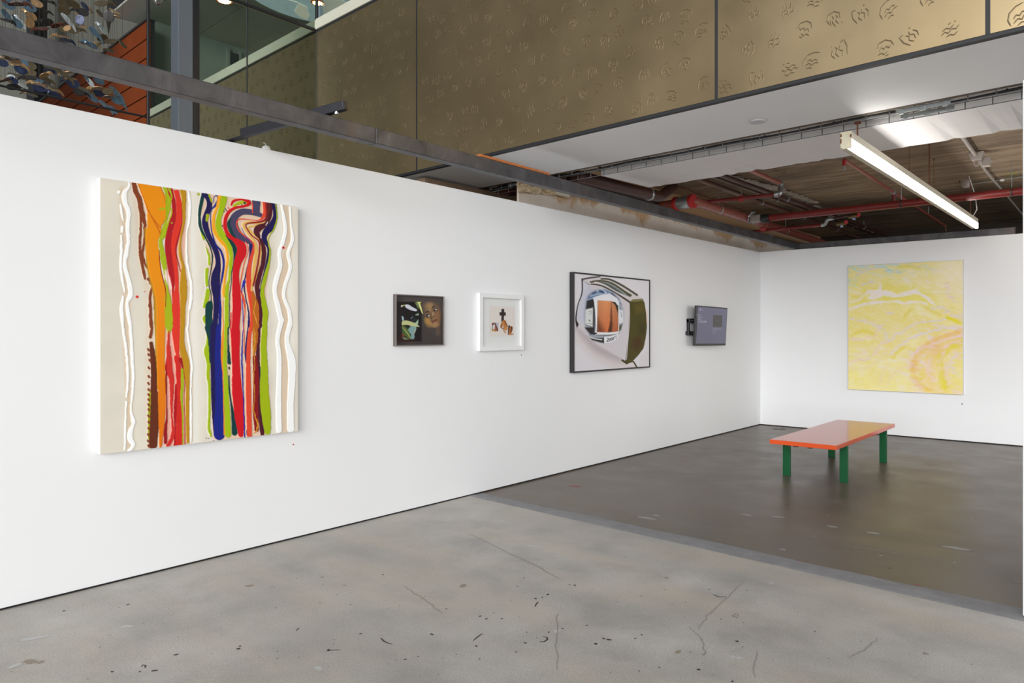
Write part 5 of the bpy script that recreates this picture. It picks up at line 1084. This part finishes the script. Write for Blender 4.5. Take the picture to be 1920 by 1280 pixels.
A.poly([(478,560),(500,600),(540,684),(478,684)], (60, 30, 22), soft=60, op=.85); A.poly([(603,470),(612,540),(618,620),(610,684),(574,684),(590,620),(600,540)], (52, 24, 18), soft=22, op=.95); A.stroke([(606,410,4),(605,500,6),(598,580,8),(578,682,10)], (90, 40, 26), soft=12); A.poly([(615,408),(668,445),(668,500),(645,440)], (44, 40, 30), soft=6)
A.stroke([(590,560,10),(575,640,14),(565,680,10)], (222, 124, 70), soft=18)
A.stroke([(455,395,8),(470,480,10),(472,600,9),(465,700,10)], (240, 240, 242), soft=5); A.stroke([(475,690,12),(580,696,14),(668,684,12)], (232, 232, 236), soft=5); A.stroke([(470,712,8),(580,714,10),(670,698,8)], (120, 118, 122), soft=5); A.stroke([(450,700,16),(470,695,14)], (30,28,30), soft=5)
A.poly([(380,690),(440,735),(530,735),(540,720),(545,785),(500,775),(430,755)], (44, 42, 44), soft=8); A.stroke([(382,690,6),(430,735,8),(520,752,8)], (226, 226, 228), soft=4); A.stroke([(400,716,4),(470,728,6),(530,724,5)], (170, 168, 172), soft=5)
A.poly([(540,724),(600,720),(650,702),(670,695),(668,735),(640,755),(590,778),(542,784)], (228, 228, 232), soft=4)
INK = (44, 44, 54)
A.stroke([(566,744,5),(572,738,6),(580,741,6),(577,752,6),(566,768,6)], INK, soft=3); A.stroke([(566,769,6),(580,766,6)], INK, soft=3)
for cx, cy in ((590, 752), (605, 748), (620, 742)): A.stroke([(cx+4,cy-14,5),(cx-2,cy-6,5),(cx-4,cy+6,5),(cx-1,cy+13,5),(cx+4,cy+6,5),(cx+7,cy-6,5),(cx+4,cy-14,5)], INK, soft=3)
A.stroke([(632,724,4),(644,718,4)], (90,90,98), soft=3); A.stroke([(638,722,4),(635,744,4)], (90,90,98), soft=3); A.stroke([(650,716,4),(646,736,4),(652,738,3),(657,712,3)], (140,138,146), soft=3)
# olive end cap
A.poly([(768,415),(800,395),(885,384),(905,420),(920,520),(926,640),(915,740),(895,830),(855,885),(790,955),(738,975),(730,955),(758,720),(768,520)], OLV, soft=5)
A.poly([(775,408),(800,388),(885,384),(900,402),(820,412)], (118, 112, 70), soft=7); A.stroke([(775,420,8),(772,520,10),(765,700,10),(745,930,12)], (54, 50, 20), soft=8); A.poly([(800,740),(860,720),(890,790),(840,850),(790,820)], (72, 46, 18), soft=50); A.poly([(810,440),(890,430),(900,500),(830,520)], (92, 80, 24), soft=40); A.poly([(850,600),(915,600),(912,700),(850,700)], (62,54,18), soft=40)
A.stroke([(705,938,18),(745,962,22)], (58, 50, 14), soft=4); A.stroke([(790,950,12),(806,952,14),(838,1003,14)], OLV, soft=4); A.stroke([(925,480,5),(930,600,5)], (236, 196, 160), soft=6); A.poly([(860,900),(940,850),(945,985),(860,990)], (212, 206, 206), soft=10, op=.6)
A.stroke([(768,430,5),(768,600,5),(742,930,5)], (226, 222, 222), soft=4)
A.build('painted_face', art_mat('airbrush_paint', .4), p3)

# ------------------------------------------------------------------ 5  wall monitor
TX = -4.40; tc_ = [onX(x, y, TX) for x, y in ((1305.6, 572.5), (1363.3, 577.1), (1361.8, 647.5), (1304.8, 648))]
o0 = tc_[0]; eu = ((tc_[1]-tc_[0])+(tc_[2]-tc_[3]))/2; ev = ((tc_[3]-tc_[0])+(tc_[2]-tc_[1]))/2
cc0 = sum(tc_)/4; o0 = cc0-eu/2-ev/2; nrm = np.array((1., 0, .0))
tilt = np.array((-.02, 0, 0)); ev = ev+tilt*1.0; o0 = o0-tilt/2
nrm = np.cross(ev, eu); nrm /= np.linalg.norm(nrm)
if nrm[0] < 0: nrm = -nrm
tv = thing('wall_monitor', 'small flat monitor showing a grey blue menu, on a black wall bracket', 'monitor', (XL, cc0[1], cc0[2]))
MB().obox(cc0-nrm*.018, eu/2, ev/2, nrm*.017).build('bezel', M['tv_black'], tv, bevel=.004)
MB().obox(cc0-nrm*.045+ev*.1, eu*.40, ev*.33, nrm*.012).build('rear_housing', M['tv_black'], tv, bevel=.008)
lu, lv = np.linalg.norm(eu), np.linalg.norm(ev); iu, iv = eu/lu, ev/lv; bz_ = .016
A = Art(o0+iu*bz_+iv*bz_+nrm*.0015, iu*(lu-2*bz_), iv*(lv-2*bz_-.012), 130, 110, (1270, 550, .09375), (124, 122, 146))
A.c *= (1.06-.14*A.v)[..., None]
A.poly([(712,432),(900,438),(893,672),(710,668)], (88, 84, 82), soft=8); A.stroke([(780,548,18),(835,552,18)], (108, 104, 108), soft=10)
A.poly([(420,545),(585,545),(583,583),(420,580)], (168, 176, 190), soft=8); A.stroke([(445,560,9),(545,563,9)], (108, 110, 128), soft=7); A.stroke([(428,558,9),(436,558,9)], (60,62,74), soft=6)
for x, y in ((408, 428), (432, 474), (432, 516)): A.stroke([(x,y-3,14),(x+1,y+5,14)], (236, 238, 242), soft=6)
for a, b3, y, op in ((430,478,430,.7),(462,476,472,.8),(492,510,474,.7),(452,472,517,.8),(480,505,322,.8),(712,775,706,.6),(792,808,708,.6),(820,885,712,.6),(712,785,750,.6),(712,755,796,.5)): A.stroke([(a,y,11),(b3,y+1,11)], (196, 196, 212), soft=7, op=op)
A.stroke([(457,310,14),(457,330,18)], (226, 226, 232), soft=7)
A.build('screen', art_mat('lit_screen', .3, emit=.42), tv)
by0 = float(onX(1293, 615, -4.49)[1]); bz0, bz1 = float(onX(1298, 628, -4.49)[2]), float(onX(1298, 597, -4.49)[2])
by1 = cc0[1]
MB().box(XL, XL+.035, by0, by0+.03, bz0+.03, bz1-.01).box(XL+.0, XL+.05, by0, by1, bz1-.055, bz1).box(XL+.0, XL+.05, by0-.03, by1, bz0, bz0+.05).build('wall_plate', M['black_metal'], tv, bevel=.004)
MB().box(XL+.04, TX-.045, by1-.04, by1+.06, bz0+.02, bz1-.02).build('arm', M['black_metal'], tv, bevel=.006)
for z in (bz1-.028, bz0+.026):
    for yy in (by0+.04, by0+.075): MB().lathe((XL+.05, yy, z), [(.006, 0), (.005, .004)], axis=(1, 0, 0), n=8).build('screw', M['galv'], tv)

# ------------------------------------------------------------------ 6  yellow marbled painting on the back wall
x0, x1, z0, z1, D = -3.223, -1.784, .621, 2.405, .04
p4 = thing('yellow_painting', 'large pale yellow marbled painting on the back wall behind the bench', 'painting', ((x0+x1)/2, YB, z0))
MB().box(x0, x1, YB-D+.001, YB-.001, z0, z1).build('stretcher', M['alu_edge'], p4, bevel=.004)
A = Art((x0+.004, YB-D-.0005, z1-.004), (x1-x0-.008, 0, 0), (0, 0, -(z1-z0-.008)), 330, 400, (1560, 460, .24221), (238, 226, 150))
X, Y = A.x, A.y
n1 = fbm(X/240, Y/150, 3, 4); n2 = fbm(X/170+3*n1, Y/90+2*n1, 8, 5); n3 = fbm((X+Y*.5)/60+2*n2, (Y-.35*X)/16, 12, 3); n4 = fbm(X/200+2*n2, Y/200, 23, 4)
R_ = np.hypot((X-1080)*.9, Y-1000); ringb = .5+.5*np.sin(R_/30+5*n1); R2 = np.hypot(X-420, (Y-1180)*1.1); ring2 = .5+.5*np.sin(R2/34+4*n2)
def mixc(c, m): m = np.clip(m, 0, 1)[..., None]; A.c = A.c*(1-m)+s2l(c)*m
mixc((240, 220, 110), (n2-.42)*3); mixc((243, 234, 196), (n4-.48)*4); mixc((236, 222, 60), (n1-.52)*4*(n2 > .3))
mixc((238, 216, 104), np.clip((.55-n3)*2, 0, .5))
mixc((238, 222, 206), np.clip((n3-.58)*5, 0, .65))
mixc((240, 226, 200), np.clip((X-760)/320, 0, 1)*np.clip((620-Y)/300, 0, 1)*.8)
mixc((228, 206, 70), np.clip((Y-420)/200, 0, 1)*np.clip((n2-.45)*3, 0, .5))
mixc((236, 196, 90), np.exp(-((R_-290)/80)**2)*.9); mixc((234, 214, 70), np.exp(-((R_-140)/90)**2)*.75)
mixc((232, 166, 80), np.exp(-(((X-790)/70)**2+((Y-790)/60)**2))*.7)
mixc((232, 196, 206), ringb**3*np.exp(-((R_-250)/170)**2)*(n3 > .42)*.75)
mixc((236, 214, 206), ring2**3*np.exp(-((R2-300)/230)**2)*np.clip((n3-.35)*4, 0, 1)*.6*(Y > 520))
mixc((228, 208, 216), np.clip((n3-.55)*6, 0, 1)*np.exp(-((R_-420)/60)**2)*.8)
mixc((240, 226, 130), np.clip((Y-850)/250, 0, 1)*np.clip((620-X)/300, 0, 1)*.6)
mixc((156, 208, 220), np.clip(1-np.hypot(X-125, (Y-165)*.9)/130, 0, 1)**.7*np.clip((n3-.3)*3, 0, 1)); mixc((170, 212, 214), np.clip((n3-.45)*5, 0, 1)*np.clip(1-np.hypot((X-420)/480, (Y-170)/75), 0, 1)); mixc((180, 212, 170), np.clip((n3-.4)*4, 0, 1)*np.clip(1-np.hypot((X-160)/60, (Y-250)/110), 0, 1))
YEL = (234, 220, 36); PALE = (238, 226, 226)
A.poly([(130,470),(250,400),(330,330),(420,270),(520,300),(640,320),(720,350),(800,420),(820,480),(700,460),(600,470),(400,450),(260,470),(140,500)], YEL, soft=40, wob=30, smooth=True, op=.85)
A.poly([(240,380),(265,345),(355,340),(375,285),(385,345),(440,350),(500,375),(590,350),(650,338),(690,370),(760,405),(810,465),(780,460),(720,410),(650,375),(560,400),(480,405),(400,390),(330,420),(270,420),(300,375)], PALE, soft=8, wob=6)
A.stroke([(135,495,18),(250,455,20),(340,440,26),(480,430,22),(560,450,20),(650,430,26),(730,450,12)], PALE, soft=12, wob=9); A.stroke([(135,440,8),(210,420,10),(250,370,8)], PALE, soft=9, wob=6)
A.poly([(355,425),(400,390),(440,405),(520,400),(600,385),(680,380),(750,440),(620,425),(520,420),(430,432)], YEL, soft=8, wob=6)
A.poly([(330,480),(560,470),(640,520),(570,590),(420,560),(200,520)], (238, 216, 96), soft=60, wob=20, op=.7)
mixc((244, 236, 206), .30+.22*np.clip((X-600)/400, 0, 1)*np.clip((560-Y)/300, 0, 1))
A.stroke([(890,560,24),(960,585,22),(1005,610,10)], YEL, soft=16, wob=6)
def dashes(path, col, w_, ln, ang, step=26, op=.8):
    P = spline(path, 8); d = np.r_[0, np.cumsum(np.hypot(*np.diff(P, axis=0).T))]
    for q in np.arange(0, d[-1], step):
        x = np.interp(q, d, P[:, 0])+random.gauss(0, 5); y = np.interp(q, d, P[:, 1])+random.gauss(0, 5); l = ln*random.uniform(.6, 1.2); g = math.radians(ang+random.gauss(0, 9))
        A.stroke([(x-l*math.cos(g), y-l*math.sin(g), w_*.4), (x, y, w_), (x+l*math.cos(g), y+l*math.sin(g), w_*.4)], col, soft=9, op=op*random.uniform(.6, 1))
PINK, LIL, DY, ORY = (238, 208, 208), (226, 214, 222), (232, 214, 52), (236, 178, 84)
for path, col, w_, ln in (([(1000,660),(870,700),(740,770),(660,860),(640,980)], (238, 192, 110), 40, 40), ([(1005,760),(900,800),(840,880),(850,1000),(880,1100)], DY, 44, 34), ([(640,880),(620,960),(660,1060),(760,1130)], ORY, 30, 30),
    ([(700,960),(690,1060),(740,1140)], DY, 30, 26)): dashes(path, col, w_, ln, -12, 20, .34)
for path, col, w_, ln in (([(1005,700),(900,720),(780,760),(680,800),(610,870),(590,970)], PINK, 16, 24), ([(760,890),(745,950),(750,1010),(790,1030)], PINK, 18, 18), ([(1000,745),(900,770),(850,850),(845,940),(880,1010),(910,1090)], PINK, 16, 22), ([(1000,830),(930,880),(930,960),(980,1010)], LIL, 14, 22),
    ([(140,570),(260,590),(350,620),(410,680),(420,740)], LIL, 13, 20), ([(150,720),(230,730),(330,690),(400,600)], PINK, 12, 20), ([(460,850),(480,810),(560,750),(680,690),(820,650),(990,630)], LIL, 14, 26), ([(440,740),(520,680),(640,610),(780,585),(860,570)], LIL, 12, 24), ([(330,800),(390,760),(440,740)], PINK, 12, 18),
    ([(150,900),(260,880),(360,820)], PINK, 12, 24), ([(620,1030),(650,1080),(700,1120)], PINK, 14, 18), ([(430,520),(460,530),(490,535)], LIL, 16, 18), ([(240,300),(290,290),(330,300)], LIL, 14, 20), ([(180,250),(260,190),(350,170)], LIL, 12, 20), ([(430,190),(480,200),(540,215)], (190,214,220), 12, 22), ([(700,160),(760,190)], (200,216,220), 12, 20),
    ([(760,500),(830,470),(900,520),(1000,560)], LIL, 14, 24), ([(880,300),(900,380),(960,440)], PINK, 14, 24), ([(600,190),(640,260),(760,330)], (244,232,190), 20, 26)): dashes(path, col, w_, ln, -14, 24)
for L in ([(140,950,14),(260,950,18),(360,890,14),(430,800,10)], [(370,1080,16),(390,980,20),(440,920,14)], [(420,1090,12),(470,1000,18),(560,940,14)], [(150,850,12),(230,830,16),(320,770,12)]): A.stroke(L, (238, 216, 176), soft=26, op=.7, wob=8)
for L in ([(140,700,20),(240,660,26),(330,690,20)], [(470,870,20),(520,810,30),(560,790,16)], [(560,560,14),(600,500,20),(640,490,10)], [(690,460,12),(760,500,20),(840,540,14)], [(150,150+250,14),(220,390,18),(260,350,10)], [(520,165,20),(600,160,26),(680,180,14)], [(850,900,20),(860,1000,30),(880,1110,30)]): A.stroke(L, DY, soft=26, op=.65, wob=12)
k = np.clip((np.abs(n3-.5) < .035).astype(float), 0, 1); mixc((232, 214, 60), k*.25)
A.build('painted_face', art_mat('marbled_paint', .5), p4)

# ------------------------------------------------------------------ tiny stickers and tags
def dot(name, label, cat, p, n, r, m):
    t = thing(name, label, cat, p); MB().lathe(p, [(r, 0), (r, .0012), (r*.9, .0018)], axis=n, n=14).build('disc', m, t); return t
dot('round_sticker', 'tiny red dot sticker below the right end of the striped painting', 'sticker', onX(550, 833, XL+.0005), (1, 0, 0), .0055, M['sticker_red'])
dot('wall_tag', 'tiny grey dot below the right corner of the white framed collage', 'sticker', onX(977.5, 665.5, XL+.0005), (1, 0, 0), .006, mat('mauve_tag', (110, 84, 92), .6))
dot('wall_tag', 'tiny pale tag below the right corner of the yellow painting', 'sticker', onY(1804, 757, YB-.0005), (0, -1, 0), .009, M['tag_grey'])
